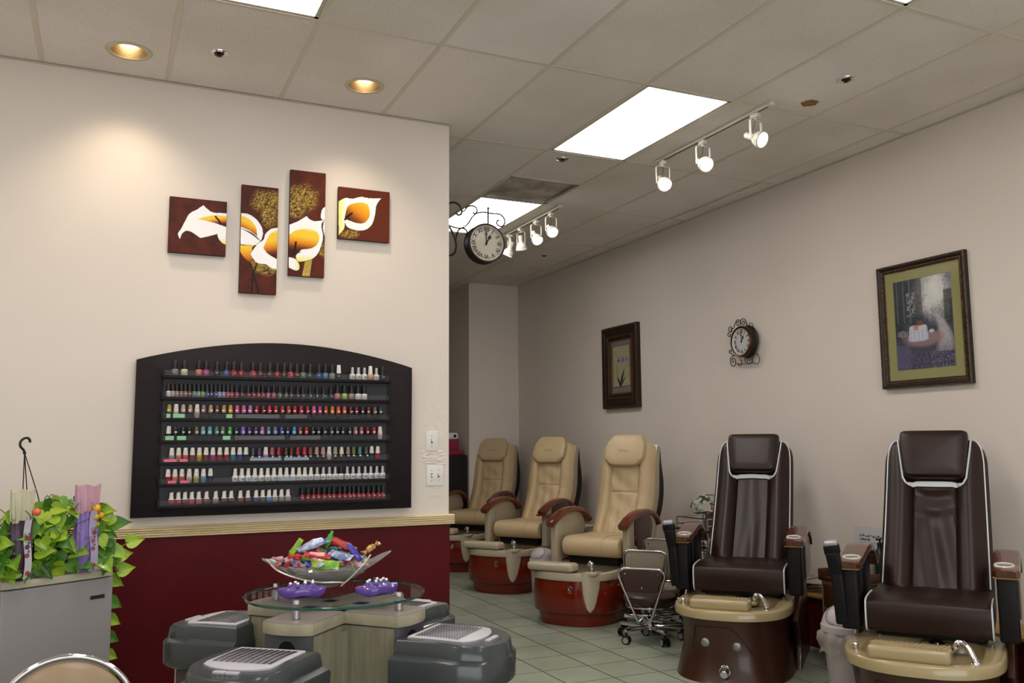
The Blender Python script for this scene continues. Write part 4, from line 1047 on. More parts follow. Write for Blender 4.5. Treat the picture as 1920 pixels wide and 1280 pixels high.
    # seat
    prof = [(p.x, p.y) for p in catmull([(-.018, .445, 0), (-.030, .49, 0), (-.030, .555, 0), (-.005, .588, 0), (.12, .600, 0), (.30, .592, 0), (.47, .60, 0), (.50, .55, 0), (.47, .48, 0), (.25, .455, 0), (.05, .435, 0)], 5, closed=True)]
    m = MB().m(LEB).slab(prof, -.278, .278, r=.022); st = m.build('seat_cushion', T_)
    for s in (-1, 1):
        MB().m(PIPE).tube([V((s*.277, y, z)) for y, z in [(p.x, p.y) for p in catmull([(.02, .434, 0), (-.018, .446, 0), (-.030, .49, 0), (-.030, .556, 0), (-.005, .589, 0), (.12, .600, 0), (.20, .598, 0)], 6)]], .0045, n=6).build('piping', st)
    MB().m(BLKS).box(-.24, .24, .03, .5, .41, .452, r=.01).box(-.12, .12, .1, .45, .2, .42, r=.01).build('seat_frame', T_)
    # back
    P = lambda t: (.43+.52*t+.03*sin(pi*t), .53+.83*t+.0*t)
    w = lambda t: .278-.012*t-.02*max(0, t-.9)
    def hof(u, t):
        a = abs(u)
        a0 = .42+.16*max(0, (t-.66)/.34)
        wing = sin(pi*.5*min(1, max(0, (a-a0)/.26)))**.8 if a > a0 else 0.
        g = -.010*math.exp(-((a-a0)/.02)**2)
        mid = .0
        if a < a0:
            e_ = 1-(a/a0)**2; mid = .006*e_
            if folds: mid += (.012*sin(44*(t-.55)-9*u*u)*math.exp(-((t-.58)/.10)**2)+.007*sin(u*12+t*7)*math.exp(-((t-.22)/.3)**2))*e_
            else: mid += (.004*sin(u*13+1.0+t*1.5)*(1-.55*t)+.003*sin(u*22-t*4)*math.exp(-(t/.3)**2))*e_
        return .045+wing*.042*(1-2.2*max(0, a-.70)**2)+g+mid
    m = MB().m(LEB).loft(back_shape(P, w, hof, .075, nseg=48, nt=60, crown=.07)); bk = m.build('backrest', T_)
    def on(u, t, dh=0.):
        y, z = P(t); ya, za = P(min(1, t+.01)); yb_, zb_ = P(max(0, t-.01)); d = V((0, ya-yb_, za-zb_)).normalized(); nrm = V((0, -d.z, d.y))
        return V((u*w(t), y, z))+nrm*(hof(u, t)*max(0, 1-abs(u)**6)+dh)
    for s in (-1, 1):
        pts = [on(s*.93, t/30, .002) for t in range(2, 26)]+[on(s*.925, .86, .002), on(s*.915, .90, .002), on(s*.89, .935, .0), on(s*.84, .965, -.008), on(s*.78, .982, -.02)]
        MB().m(PIPE).tube(pts, .0042, n=6).build('piping', bk)
        pts = [on(s*.72, 1.-.015, -.01)]+[on(s*(.72-.12*k/10), .97-.26*k/10, .003) for k in range(11)]+[on(s*.55, .680, .004), on(s*.47, .664, .008)]
        MB().m(PIPE).tube(pts, .0055, n=6).build('piping', bk)
    R = []
    for k in range(13):
        u = -.50+1.0*k/12; e = .4+.6*min(1, (1-abs(u)/.52)*4)
        a = on(u, .665, .004); b = on(u, .665+.030*e, .008)
        n_ = (b-a).normalized().cross(V((1, 0, 0))).normalized()*.006
        R.append([a, b, b-n_*1., a-n_])
    MB().m(PIPE).loft(R).build('silver_trim', bk)
    m = MB().m(LEB); pillow(m, P, .70, 1.02, .155, .186, .085, .088); hr = m.build('headrest', T_)
    # arms
    Y0 = .02
    arc = catmull([(-.075, .752, 0), (-.02, .760, 0), (.07, .768, 0), (.17, .788, 0), (.28, .806, 0), (.39, .797, 0), (.47, .76, 0), (.52, .70, 0)], 5)
    for s in (-1, 1):
        R = []
        for i, p in enumerate(arc):
            a = arc[max(0, i-1)]; b = arc[min(len(arc)-1, i+1)]; d = (b-a).normalized(); nr = V((-d.y, d.x, 0))
            e = .70+.30*min(1, i/3.)
            hw_ = .058*e; hh = .016
            sec = [(-hw_, -hh), (-hw_*1.03, 0), (-hw_*.92, hh*.85), (-hw_*.5, hh*1.1), (hw_*.5, hh*1.1), (hw_*.92, hh*.85), (hw_*1.03, 0), (hw_, -hh)]
            R.append([V((s*.345+x, p.x+nr.x*h, p.y+nr.y*h)) for x, h in sec])
        ar = MB().m(WOODB).loft(R).build('armrest', T_)
        R2_ = [[V((q.x*1., q.y, q.z)) for q in r] for r in R[:9]]
        MB().m(mat('brass_trim', '8f7a4e', .3, .7)).loft([[V((s*.345+x, p.x-.001, p.y-.021)) , V((s*.345+x, p.x-.001, p.y-.0155))] for p, x in [(V((-.077, .752, 0)), q) for q in (-.042, .042)]], closed=False, cap=False).box(s*.345-.054, s*.345+.054, -.076, .06, .731, .7365, r=.002).build('trim_strip', ar)
        cup = MB().m(mat('cup_rim', 'd4d0c8', .3, .2)).lathe([(.034, 0), (.036, .005), (.041, .006), (.044, .003), (.044, -.004), (.034, -.004)], n=32, cap=False)
        cup.m(CUPM).lathe([(.0, -.0012), (.0345, -.0012), (.0345, .001)], n=32); cup.X = Matrix(); co = cup.build('cup_holder', ar); co.location = (s*.338, .018, .7815); co.rotation_euler[0] = radians(7)
        MB().m(BLKS).box(s*.345-.042, s*.345+.042, -.055, .05, .44, .735, r=.012, seg=3).build('arm_post', T_)
        MB().m(BLKS).box(s*.33-.012, s*.33+.012, .20, .46, .46, .775, r=.01).build('arm_inner_panel', T_)
        poly = [(p.x, p.y) for p in catmull([(.10, .745, 0), (.20, .772, 0), (.32, .785, 0), (.42, .765, 0), (.48, .71, 0)], 5)]+[(.48, .60), (.40, .52), (.10, .50)]
        MB().m(BLKS).prism(poly, 'x', s*.345, s*.385, r=.006).build('arm_outer_shell', T_)
        poly2 = [(y*.86+.045, (z-.65)*.84+.648) for y, z in poly]
        MB().m(mat('arm_panel_taupe', '5a4a40', .3, coat=.3)).prism(poly2, 'x', s*.386, s*.394, r=.003).build('arm_panel', T_)
    # remote on a leaning black stalk at the photo's left arm
    m = MB().m(BLKS); m.X = XF((-.385, -.03, .46), rx=radians(5), ry=radians(-3)); m.box(-.030, .030, -.03, .03, 0, .26, r=.012, seg=3)
    m.X = XF((-.397, -.05, .70), rx=radians(12), ry=radians(-8)); m.box(-.032, .032, -.03, .03, 0, .12, r=.01, seg=3).box(-.036, .038, -.024, .024, .105, .155, r=.008)
    m.X = Matrix(); h = m.build('remote_holder', T_)
    m = MB().m(mat('remote_silver', 'a9aab0', .3, .4)); m.X = XF((-.416, -.080, .85), rx=radians(20), ry=radians(-8)); m.box(-.033, .033, -.018, .018, -.01, .022, r=.010, seg=4); m.X = Matrix(); m.build('remote_control', T_)
    return T_
ch4 = brown_chair('pedicure_chair', 'dark brown leather pedicure chair with white piping, the one nearer the cream chairs', (3.642, 4.54, 0), radians(48.1), 0)
ch5 = brown_chair('pedicure_chair', 'dark brown leather pedicure chair with creased back, rightmost chair in the room', (3.643, 3.139, 0), radians(54.9), 1)

LEC = mat('tan_leather', 'c2ab84', .45, bump=.3, bscale=220, dist=.0008, vary=.06, vscale=4)
LECs = mat('tan_leather_seam', '6f5c3a', .6)
SHELL = mat('cream_shell', 'ada189', .35, coat=.2)
CHE = mat('cherry_gloss', '6e1c06', .16, coat=.5, spec=.4)
RIMC = mat('cream_gloss_rim', 'b9ab92', .22, coat=.4)
WOODC = mat('cherry_wood', '6e2a12', .2, coat=.7, col2='57200d', vscale=6, stretch=(8, 1, 8))
def cream_chair(name, label, loc, al, tray=True):
    T_ = thing(name, label, 'pedicure chair', loc, -al, 'cream leather pedicure chairs')
    yf, yb = -.50, .10
    m = MB().m(CHE)
    CX = -.035; HW = .350
    S_ = lambda z, g, n=2.5: ring(se(HW-.007+g, yf+.02-g, .30, n, cx=CX), z)
    m.loft([S_(0, -.045), S_(.015, -.04), S_(.085, -.030), S_(.098, -.006), S_(.11, .0), S_(.22, .002), S_(.33, -.008), S_(.34, -.012)], cap=False)
    m.loft([ring(se(.30, .14, .62, 6), 0), ring(se(.30, .14, .62, 6), .30), ring(se(.29, .15, .60, 6), .375)])
    for s in (-1, 1):
        for yy in (.35, .42): m.tube(catmull([(s*.300, yy, .02), (s*.325, yy, .10), (s*.327, yy, .24), (s*.31, yy, .33), (s*.28, yy+.02, .36)], 5), .028, n=12)
    tub = m.build('tub', T_)
    m = MB().m(RIMC)
    m.loft([ring(se(HW-.017, yf+.03, .26, 2.5, cx=CX), .336), ring(se(HW-.004, yf+.015, .27, 2.5, cx=CX), .340), ring(se(HW, yf+.010, .27, 2.5, cx=CX), .36), ring(se(HW-.006, yf+.018, .265, 2.5, cx=CX), .392), ring(se(HW-.016, yf+.03, .26, 2.5, cx=CX), .398),
            ring(se(.28, yf+.09, .12, 2.8, cx=CX), .392), ring(se(.27, yf+.10, .11, 2.8, cx=CX), .38), ring(se(.25, yf+.13, .09, 2.8, cx=CX), .20)])
    m.loft([ring(se(.295, .125, .50, 6), .376), ring(se(.30, .125, .51, 6), .38), ring(se(.295, .13, .50, 6), .394)])
    bas = m.build('basin', T_)
    # faucet stand with a long tapered tongue running down the tub front
    tx = .205; R = []
    FY = lambda x: front_y(min(.34, x-CX), HW-.007, yf+.02, .30, 2.5)
    for k in range(15):
        t = k/14; z = .405-.29*t; wd = .052*sqrt(max(0, 1-t**1.7))+.001; cx_ = tx+.0*t
        row = []
        for i in range(13):
            a = -1+2*i/12; x = cx_+a*wd
            y = FY(x)-.014*sqrt(max(0, 1-a*a))*(1-t*.6)-.004
            row.append(V((x, y, z)))
        row += [V((cx_+wd*.9, row[-1].y+.05, z)), V((cx_-wd*.9, row[-1].y+.05, z))]
        R.append(row)
    m = MB().m(RIMC).loft(R)
    yy = FY(tx)
    m.lathe([(0, .385), (.050, .385), (.054, .395), (.052, .405), (.046, .408), (0, .408)], c=(tx, yy+.028, 0), n=28)
    m.build('faucet_stand', bas)
    m = MB().m(CHROME); fy = yy+.03
    m.cyl((tx, fy, .406), (tx, fy, .425), .016, n=16).cyl((tx, fy, .425), (tx, fy, .452), .013, .016, n=16).ball((tx, fy, .463), .018, n=14)
    m.tube(catmull([(tx, fy, .465), (tx-.02, fy+.01, .478), (tx-.035, fy+.02, .466), (tx-.038, fy+.022, .448)], 5), .010, n=10)
    m.build('faucet', bas)
    m = MB().m(RIMC); m.box(-.315, .085, -.485, -.350, .400, .466, r=.028, seg=5); m.build('footrest', bas)
    MB().m(mat('rest_gap', '2a2018', .7)).box(-.28, .07, -.458, -.36, .393, .402).build('footrest_bracket', bas)
    # round chrome badge
    ex = .068; ey = FY(ex)
    m = MB().m(CHROME); n_ = 30
    m.tube([V((ex+.017*cos(a), ey-.004+.0*a, .285+.019*sin(a))) for a in [2*pi*k/n_ for k in range(n_)]], .0026, n=8, closed=True)
    m.tube([V((ex+.009*cos(a), ey-.004, .284+.010*sin(a))) for a in [radians(40)+radians(280)*k/16 for k in range(17)]], .0022, n=6)
    m.tube([V((ex-.018+.036*k/8, ey-.004, .258-.005*sin(pi*k/8))) for k in range(9)], .0028, n=6)
    m.m(BLKS).cyl((ex, ey+.004, .285), (ex, ey-.0025, .285), .016, n=20)
    m.build('badge', tub)
    MB().m(CUPM).cyl((-.16, .03, .392), (-.16, .03, .42), .006, n=10).cyl((.24, .05, .392), (.24, .05, .42), .006, n=10).build('rim_screws', bas)
    # seat
    prof = [(p.x, p.y) for p in catmull([(.0, .470, 0), (-.040, .505, 0), (-.045, .56, 0), (-.01, .605, 0), (.08, .622, 0), (.28, .615, 0), (.48, .61, 0), (.52, .56, 0), (.48, .49, 0), (.25, .472, 0), (.08, .462, 0)], 5, closed=True)]
    st = MB().m(LEC).slab(prof, -.262, .262, r=.045).build('seat_cushion', T_)
    MB().m(LECs).tube([V((.11, y, z+.0006)) for y, z in prof[4:26]], .0012, n=5).build('seam', st)
    MB().m(BLKS).box(-.22, .22, .02, .5, .40, .475, r=.01).build('seat_frame', T_)
    # back: S curve
    P = lambda t: (.46+.34*t+.035*sin(2*pi*t-.6), .56+.80*t)
    w = lambda t: .240+.022*sin(pi*min(1, t*1.0))+.004*t
    def hof(u, t):
        a = abs(u); wing = .5-.5*cos(pi*min(1, max(0, (a-.46)/.2)))
        g = -.014*math.exp(-((a-.50)/.022)**2)
        mid = 0
        if a < .48:
            mid = .010*(1-(a/.48)**2)+.0045*sin(u*19+t*5)*(1-t)+.004*sin(t*31+u*7)+(-.008*math.exp(-((t-.47)/.008)**2))
        else: mid = .0022*sin(t*60+a*6)*math.exp(-((t-.35)/.3)**2)
        return .045+wing*.030*(1-.3*(a-.7))+g+mid
    bk = MB().m(LEC).loft(back_shape(P, w, hof, .045, nseg=48, nt=64, top_round=.05, crown=.04)).build('backrest', T_)
    # cream side frame and black rear shell following the same curve
    def strip(y_in, y_out, x0, x1, mt, nm, ta=0., tb=1., bulge=0.):
        R = []
        for k in range(33):
            t = ta+(tb-ta)*k/32; y, z = P(t); ya, za = P(min(1, t+.01)); yb_, zb_ = P(max(0, t-.01)); d = V((0, ya-yb_, za-zb_)).normalized(); nb = V((0, d.z, -d.y))
            yo = y_out+bulge*sin(pi*(t-ta)/(tb-ta))
            ww0 = x0(t); ww1 = x1(t)
            R.append([V((-ww0, y, z))+nb*y_in, V((ww0, y, z))+nb*y_in, V((ww1, y, z))+nb*yo, V((ww1*.6, y, z))+nb*(yo+.02), V((-ww1*.6, y, z))+nb*(yo+.02), V((-ww1, y, z))+nb*yo])
        MB().m(mt).loft(R).build(nm, T_, ang=45)
    strip(.004, .062, lambda t: w(t)+.004, lambda t: w(t)+.008, SHELL, 'back_side_frame', .0, .99, .018)
    strip(.066, .100, lambda t: w(t)+.006, lambda t: w(t)*.99, BLKS, 'rear_shell', .02, .97, .10)
    m = MB().m(LEC); pillow(m, P, .735, 1.035, .192, .186, .085, .075, hexa=True); hr = m.build('headrest', T_)
    y, z = P(.86); ya, za = P(.87); yb_, zb_ = P(.85); d = V((0, ya-yb_, za-zb_)).normalized(); nrm = V((0, -d.z, d.y)); q = V((0, y, z))+nrm*(.075+.044)
    M = Matrix((( 1, 0, 0, q.x), (0, d.y, nrm.y, q.y), (0, d.z, nrm.z, q.z), (0, 0, 0, 1)))
    MB().m(mat('lilac_thread', '8f7a80', .7)).text('PETRA', .034, M, ext=.0012).build('embroidery', hr)
    # arms
    arc = catmull([(-.10, .712, 0), (-.06, .735, 0), (.02, .770, 0), (.12, .800, 0), (.24, .814, 0), (.36, .805, 0), (.46, .77, 0), (.54, .71, 0)], 5)
    for s in (-1, 1):
        R = []
        for i, p in enumerate(arc):
            a = arc[max(0, i-1)]; b = arc[min(len(arc)-1, i+1)]; d = (b-a).normalized(); nr = V((-d.y, d.x, 0))
            hw_ = .044*(.82+.18*min(1, i/3)); hh = .025
            R.append([V((s*.325+hw_*c_*(1 if abs(c_) < .9 else 1), p.x+nr.x*hh*s_, p.y+nr.y*hh*s_)) for c_, s_ in [(math.copysign(abs(cos(2*pi*k/16))**.6, cos(2*pi*k/16)), math.copysign(abs(sin(2*pi*k/16))**.7, sin(2*pi*k/16))) for k in range(16)]])
        MB().m(WOODC).loft(R).build('armrest', T_)
        MB().m(SHELL).box(s*.325-.030, s*.325+.030, -.045, .055, .40, .745, r=.012, seg=3).build('arm_post', T_)
        outer = [(p.x, p.y) for p in catmull([(.02, .757, 0), (.12, .79, 0), (.24, .803, 0), (.36, .787, 0), (.455, .74, 0), (.50, .66, 0)], 5)]+[(p.x, p.y) for p in catmull([(.46, .58, 0), (.36, .50, 0), (.20, .43, 0), (.04, .41, 0)], 5)]
        MB().m(SHELL).prism(outer, 'x', s*.322, s*.350, r=.006).build('arm_side_panel', T_)
        ov = [(p.x, p.y) for p in catmull([(.05, .72, 0), (.10, .775, 0), (.26, .787, 0), (.37, .765, 0), (.40, .68, 0), (.35, .575, 0), (.22, .51, 0), (.09, .53, 0), (.045, .62, 0)], 5, closed=True)]
        MB().m(mat('arm_oval_brown', '3a1c14', .25, coat=.4)).prism(ov, 'x', s*.350, s*.358, r=.003).build('arm_oval_panel', T_)
        MB().m(SHELL).tube([V((s*.353, y_, z_)) for y_, z_ in ov[14:38]], .010, n=8).build('oval_trim', T_)
    tr = [(p.x, p.y) for p in catmull([(-.10, .27, 0), (-.10, .40, 0), (-.02, .425, 0), (.14, .42, 0), (.17, .36, 0), (.14, .28, 0)], 4, closed=True)]
    if tray: MB().m(WOODC).prism([(b, a) for a, b in tr], 'z', .690, .704, r=.004).build('side_tray', T_)
    return T_
cc = [cream_chair('pedicure_chair', 'cream leather pedicure chair with cherry tub, nearest the chrome stools', (3.583, 6.277, 0), radians(58), False),
      cream_chair('pedicure_chair', 'cream leather pedicure chair with cherry tub, middle of the three cream ones', (3.675, 7.875, 0), radians(57)),
      cream_chair('pedicure_chair', 'cream leather pedicure chair farthest back by the pier, partly hidden by the partition', (3.77, 9.40, 0), radians(50))]
# ================================================================== NAIL DRYING STATION
HUB = V((.775, 3.20, 0)); A0 = 49
GRYC = mat('station_grey_laminate', '45464a', .45, vary=.06, vscale=10)
PALEW = mat('station_pale_wood', '87836e', .5, col2='77725e', vscale=4, stretch=(18, 18, 1.5), detail=5)
TOPW = mat('station_top_laminate', '8d857c', .4)
EDG = mat('station_edge_band', '9c957e', .55, vary=.1, vscale=14)
st = thing('drying_station', 'four-armed grey and pale wood station carrying the round glass top', 'salon station', HUB)
MB().m(PALEW).box(-.115, .115, -.115, .115, 0, .735, r=.002).build('core', st, rz=-radians(A0))
HOLE = mat('hole_black', '020202', .9)
ZT = .797
AZ = (49, 139, 222, 319)
for k in range(4):
    a = radians(AZ[k])        # compass direction of the arm
    rz = -a
    b = MB().m(GRYC).box(-.085, .085, .10, .315, 0, ZT-.040, r=.004)
    ao = b.build('arm_cabinet', st, rz=rz)
    MB().m(PALEW).box(-.089, -.0852, .08, .300, 0, ZT-.045).box(.0852, .089, .08, .300, 0, ZT-.045).build('side_veneer', ao)
    MB().m(HOLE).lathe([(0, 0), (.030, 0), (.030, .002), (0, .002)], n=28, M=Matrix.Rotation(-pi/2, 3, 'X')).build('cable_hole', ao).location = (0, .3155, ZT-.090)
    top = [(-.092, .04), (.092, .04), (.092, .300)]+[(p.x, p.y) for p in catmull([(.092, .315, 0), (.05, .332, 0), (0, .337, 0), (-.05, .332, 0), (-.092, .315, 0)], 4)]+[(-.092, .300)]
    to = MB().m(EDG).prism(top, 'z', ZT-.040, ZT-.002, r=.003).build('arm_top', st, rz=rz)
    MB().m(TOPW).prism([(x*.985, y*.995+.0005) for x, y in top], 'z', ZT-.002, ZT).build('top_laminate', to)
GZ = .845

GLS = mat('clear_glass', 'eef6f4', .02, trans=1., ior=1.3)
gl = MB().m(mat('glass_sheet', '24342f', .03, alpha=.14, spec=.8)); gl.lathe([(0, 0), (.3145, 0), (.3145, .010), (0, .010)], n=96); g = gl.build('glass_top', st); g.location = (0, 0, GZ-.012); g['label'] = 'round clear glass top with a green edge'
MB().m(mat('glass_green_edge', '1d4a40', .08, coat=.5)).loft([[V((r_*cos(2*pi*k/96), r_*sin(2*pi*k/96), z_)) for k in range(96)] for r_, z_ in ((.3146, .0003), (.3165, .002), (.3165, .008), (.3146, .0097))], cap=False).build('polished_edge', g)
for k in range(4):
    a = radians(AZ[k]); x, y = .264*sin(a), .264*cos(a)
    m = MB().m(STEEL).cyl((x, y, ZT), (x, y, GZ-.0125), .0135, n=24).cyl((x, y, GZ-.0015), (x, y, GZ+.012), .0125, .010, n=24); m.build('standoff', st)

DG = mat('dryer_grey', '363c3d', .25, coat=.2); DG2 = mat('dryer_dark_grey', '363b3c', .35)
DL = mat('dryer_light_panel', 'b2b0b6', .4); DSL = mat('dryer_slot', '26262a', .6)
STD = mat('dryer_stand', '4a3c3c', .45)
def dryer(label, az, dr):
    a = radians(az)
    T_ = thing('nail_dryer', label, 'nail dryer', HUB+V((0, 0, 0)), -a, 'grey nail dryers around the station')
    # local +y outward from the hub
    y0, y1 = .335+dr, .685+dr; z0, z1 = .622, .72
    out = lambda w, e: [(-w, y0+e), (-w*1.0, y0+.16), (-w*1.04, y1-.13)]+[(p.x, p.y) for p in catmull([(-w*1.0, y1-.10, 0), (-w*.72, y1-.03-e, 0), (0, y1-e, 0), (w*.72, y1-.03-e, 0), (w*1.0, y1-.10, 0)], 5)]+[(w*1.04, y1-.13), (w, y0+.16), (w, y0+e)]
    def rg(w, e, z, bow=0.): return [V((x, y, z+bow*(1-((y-y0)/(y1-y0)-.35)**2*2.2))) for x, y in out(w, e)]
    b = MB().m(DG); b.loft([rg(.166, .01, z0-.035), rg(.176, .0, z0-.026), rg(.180, .0, z0+.045, .004), rg(.176, .003, z0+.050, .008), rg(.154, .006, z0+.055, .012), rg(.149, .010, z0+.085, .020), rg(.143, .016, z0+.091, .022)])
    bo = b.build('housing', T_)
    zf = lambda y: z0+.091+.022*(1-((y-y0)/(y1-y0)-.35)**2*2.2)
    pw = .112; ya, yb = y0+.035, y1-.105
    pan = [(-pw, ya), (-pw*1.02, yb-.03)]+[(p.x, p.y) for p in catmull([(-pw*.98, yb-.01, 0), (-pw*.6, yb+.012, 0), (0, yb+.022, 0), (pw*.6, yb+.012, 0), (pw*.98, yb-.01, 0)], 5)]+[(pw*1.02, yb-.03), (pw, ya)]
    m = MB().m(DL); m.loft([[V((x, y, zf(y)-.006)) for x, y in pan], [V((x, y, zf(y)+.003)) for x, y in pan], [V((x*.975, (y-.45)*.98+.45, zf(y)+.0052)) for x, y in pan]])
    po = m.build('vent_panel', T_)
    m = MB().m(DSL); nr, ncol = 16, 10
    for i in range(nr):
        y = ya+.022+i*(yb-ya-.060)/(nr-1)
        for j in range(ncol):
            x = -pw*.80+j*(pw*1.6)/(ncol-1)
            m.box(x-.0072, x+.0072, y-.0013, y+.0013, zf(y)+.004, zf(y)+.0056)
    m.build('vent_slots', po)
    m = MB().m(DL)
    for s in (-1, 1): m.box(s*.021-.020, s*.021+.020, yb+.034, yb+.052, zf(yb+.045)-.002, zf(yb+.045)+.006, r=.003)
    m.build('timer_buttons', T_)
    m = MB().m(mat('dryer_print', '2a2c2c', .6))
    for q in range(4): m.box(-.03+q*.016, -.02+q*.016, yb+.062, yb+.064, zf(yb+.063)-.0006, zf(yb+.063)+.0006)
    m.build('control_marks', T_)
    m = MB().m(DG2)
    for q in range(3): m.cyl((-.1725, y0+.08+q*.035, z0+.018), (-.1745, y0+.08+q*.035, z0+.018), .012-.003*q, n=16).cyl((.1725, y0+.08+q*.035, z0+.018), (.1745, y0+.08+q*.035, z0+.018), .012-.003*q, n=16)
    m.build('side_vents', T_)
    m = MB().m(STD).box(-.135, .135, y0+.03, y1-.09, .0, z0-.031, r=.003); so = m.build('stand', T_)
    MB().m(STEEL).box(-.137, -.131, y1-.094, y1-.088, 0, z0-.032).box(.131, .137, y1-.094, y1-.088, 0, z0-.032).build('stand_corner', so)
    return T_
dryer('grey nail dryer partly hidden behind the glass top on its right', 52, -.06)
dryer('grey nail dryer right of the glass table, nearest the tiled floor', 137, -.015)
dryer('grey nail dryer at the bottom, in front of the station', 220, .05)
dryer('grey nail dryer at the left behind, against the crimson wall panel', 310, -.045)

# massage balls
PUR = mat('purple_translucent', '6a4cab', .15, trans=.35, coat=.5, ior=1.4)
def massager(loc, rz, label):
    T_ = thing('foot_massager', label, 'massager', loc, rz, 'purple ball massagers on the glass')
    m = MB().m(PUR); R = []
    for z, s in ((0, .86), (.004, .95), (.020, 1.), (.026, .96), (.028, .82), (.031, .70), (.036, .5), (.038, .25)):
        R.append([V((s*.078*(1+.07*cos(4*a))*cos(a), s*.050*(1+.09*cos(3*a))*sin(a), z+(.004*cos(4*a) if z < .03 else 0))) for a in [2*pi*k/48 for k in range(48)]])
    bo = m.loft(R).build('base', T_)
    m = MB().m(PUR); b = MB().m(CHROME)
    for x, y in ((-.040, -.008), (-.016, -.024), (.010, -.012), (-.022, .012), (.012, .020), (.036, -.004), (.038, .022)):
        z = .030+.006*(1-(x/.08)**2)
        m.cyl((x, y, z-.002), (x, y, z+.006), .0100, .0085, n=14); 
        q = MB().m(CHROME).ball((x, y, z+.0085), .0070, n=14); q.build('steel_ball', T_)
    m.build('sockets', bo)
    b.bm.free(); return T_
GT = GZ-.002
massager((on_z(566, 1117, GT).x, on_z(566, 1117, GT).y, GT+.0004), radians(-8), 'purple ball massager on the glass, left one under the bowl')
massager((on_z(706, 1112, GT).x, on_z(706, 1112, GT).y, GT+.0004), radians(12), 'purple ball massager on the glass, right one beside the bowl')

# glass bowl in the shape of overlapping leaves
BWL = mat('bowl_glass', 'a9aeaa', .06, alpha=.34, spec=.9)
bc = on_z(612, 1098, GT); BX, BY_, BZ = bc.x-.0, bc.y+.01, GT+.0004
T_ = thing('glass_bowl', 'clear glass leaf-petalled bowl heaped with wrapped candy', 'bowl', (BX, BY_, BZ), -YAW+radians(8))
def petal(ang, L, W, z1, nm):
    R = []; n = 26
    for i in range(n+1):
        s = i/n; r_ = .02+L*s; z = .006+(z1)*s**1.35; wd = W*sin(pi*min(1, .10+.90*s)**.8)**.8+.0008
        row = []
        for j in range(15):
            q = -1+2*j/14; x = q*wd; zz = z+.26*wd*q*q*(1-.3*s)+.002*sin(q*9+s*20)
            row.append(V((r_*cos(ang)-x*sin(ang), r_*sin(ang)+x*cos(ang), zz)))
        R.append(row+[p-V((0, 0, .0035)) for p in reversed(row)])
    return MB().m(BWL).loft(R).build(nm, T_)
petal(radians(178), .215, .105, .098, 'petal'); petal(radians(12), .225, .075, .110, 'petal'); petal(radians(285), .165, .125, .075, 'petal'); petal(radians(75), .170, .125, .085, 'petal'); petal(radians(225), .15, .1, .080, 'petal')
MB().m(BWL).lathe([(0, 0), (.050, 0), (.052, .004), (.03, .012), (.02, .020), (0, .020)], n=32).build('foot', T_)
m = MB().m(mat('bowl_rim_highlight', 'd8d2c4', .1, .2, alpha=.8))  # pale tubes along the petal edges paint the highlight on the glass
rim = [(-.215, -.01, .100), (-.17, -.075, .070), (-.10, -.105, .045), (-.02, -.12, .030), (.05, -.12, .028), (.075, -.115, .024)]  # path of the painted highlight
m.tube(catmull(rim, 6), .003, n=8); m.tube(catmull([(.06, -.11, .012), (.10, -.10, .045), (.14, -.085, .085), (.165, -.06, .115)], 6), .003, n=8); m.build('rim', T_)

# candy
CC = [('red', 'b01a18'), ('clear and blue striped', 'aab4c8'), ('lime green and yellow', 'a8b822'), ('gold', 'c09a3a'), ('deep blue', '2a2ba0'), ('orange', 'd05a20'), ('pale pink', 'c99aa0'), ('white and red striped', 'cfc4c8'), ('green', '3aa83a'), ('teal', '4a8a8a')]
cm_ = {}
def candy_mesh(ci, kind):
    key = (ci, kind)
    if key in cm_: return cm_[key]
    nm, hx = CC[ci]
    wm = mat('wrapper_'+nm.replace(' ', '_'), hx, .16, coat=.6, bump=.9, bscale=260, dist=.002, col2={1: '5a6aa0', 2: '5aa030', 7: 'a83a40', 3: '7a5a18'}.get(ci, None) or hx, vscale=60)
    m = MB().m(wm); R = []; rnd = random.Random(ci*7+kind)
    n = 12
    if kind == 0: prof = [(-.034, .013, .006), (-.026, .012, .004), (-.019, .003, .003), (-.014, .010, .008), (0, .012, .010), (.014, .010, .008), (.019, .003, .003), (.026, .012, .004), (.034, .014, .006)]
    else: prof = [(-.036, .012, .0008), (-.030, .0125, .002), (-.020, .014, .007), (0, .015, .009), (.020, .014, .007), (.030, .0125, .002), (.036, .012, .0008)]
    for x, a, b in prof:
        R.append([V((x+rnd.uniform(-.0015, .0015), a*cos(2*pi*k/n)*(1+.22*rnd.uniform(-1, 1)), b*sin(2*pi*k/n)*(1+.45*rnd.uniform(-1, 1))+rnd.uniform(-.0012, .0012))) for k in range(n)])
    o = m.loft(R).build('t', ang=14); me = o.data; bpy.data.objects.remove(o); cm_[key] = me; return me
bM = XF((BX, BY_, BZ), rz=-YAW+radians(8))
def candy(x, y, z, ci, kind, rot, sc, label, grp=True):
    o = bpy.data.objects.new('wrapped_candy', candy_mesh(ci, kind)); COL.objects.link(o)
    o.matrix_world = bM @ Matrix.Translation((x, y, z)) @ Matrix.Rotation(rot[2], 4, 'Z') @ Matrix.Rotation(rot[1], 4, 'Y') @ Matrix.Rotation(rot[0], 4, 'X') @ Matrix.Diagonal((sc, sc, sc, 1))
    tag(o, label, 'candy', 'wrapped candies heaped in the glass bowl' if grp else None)
R9 = random.Random(11)
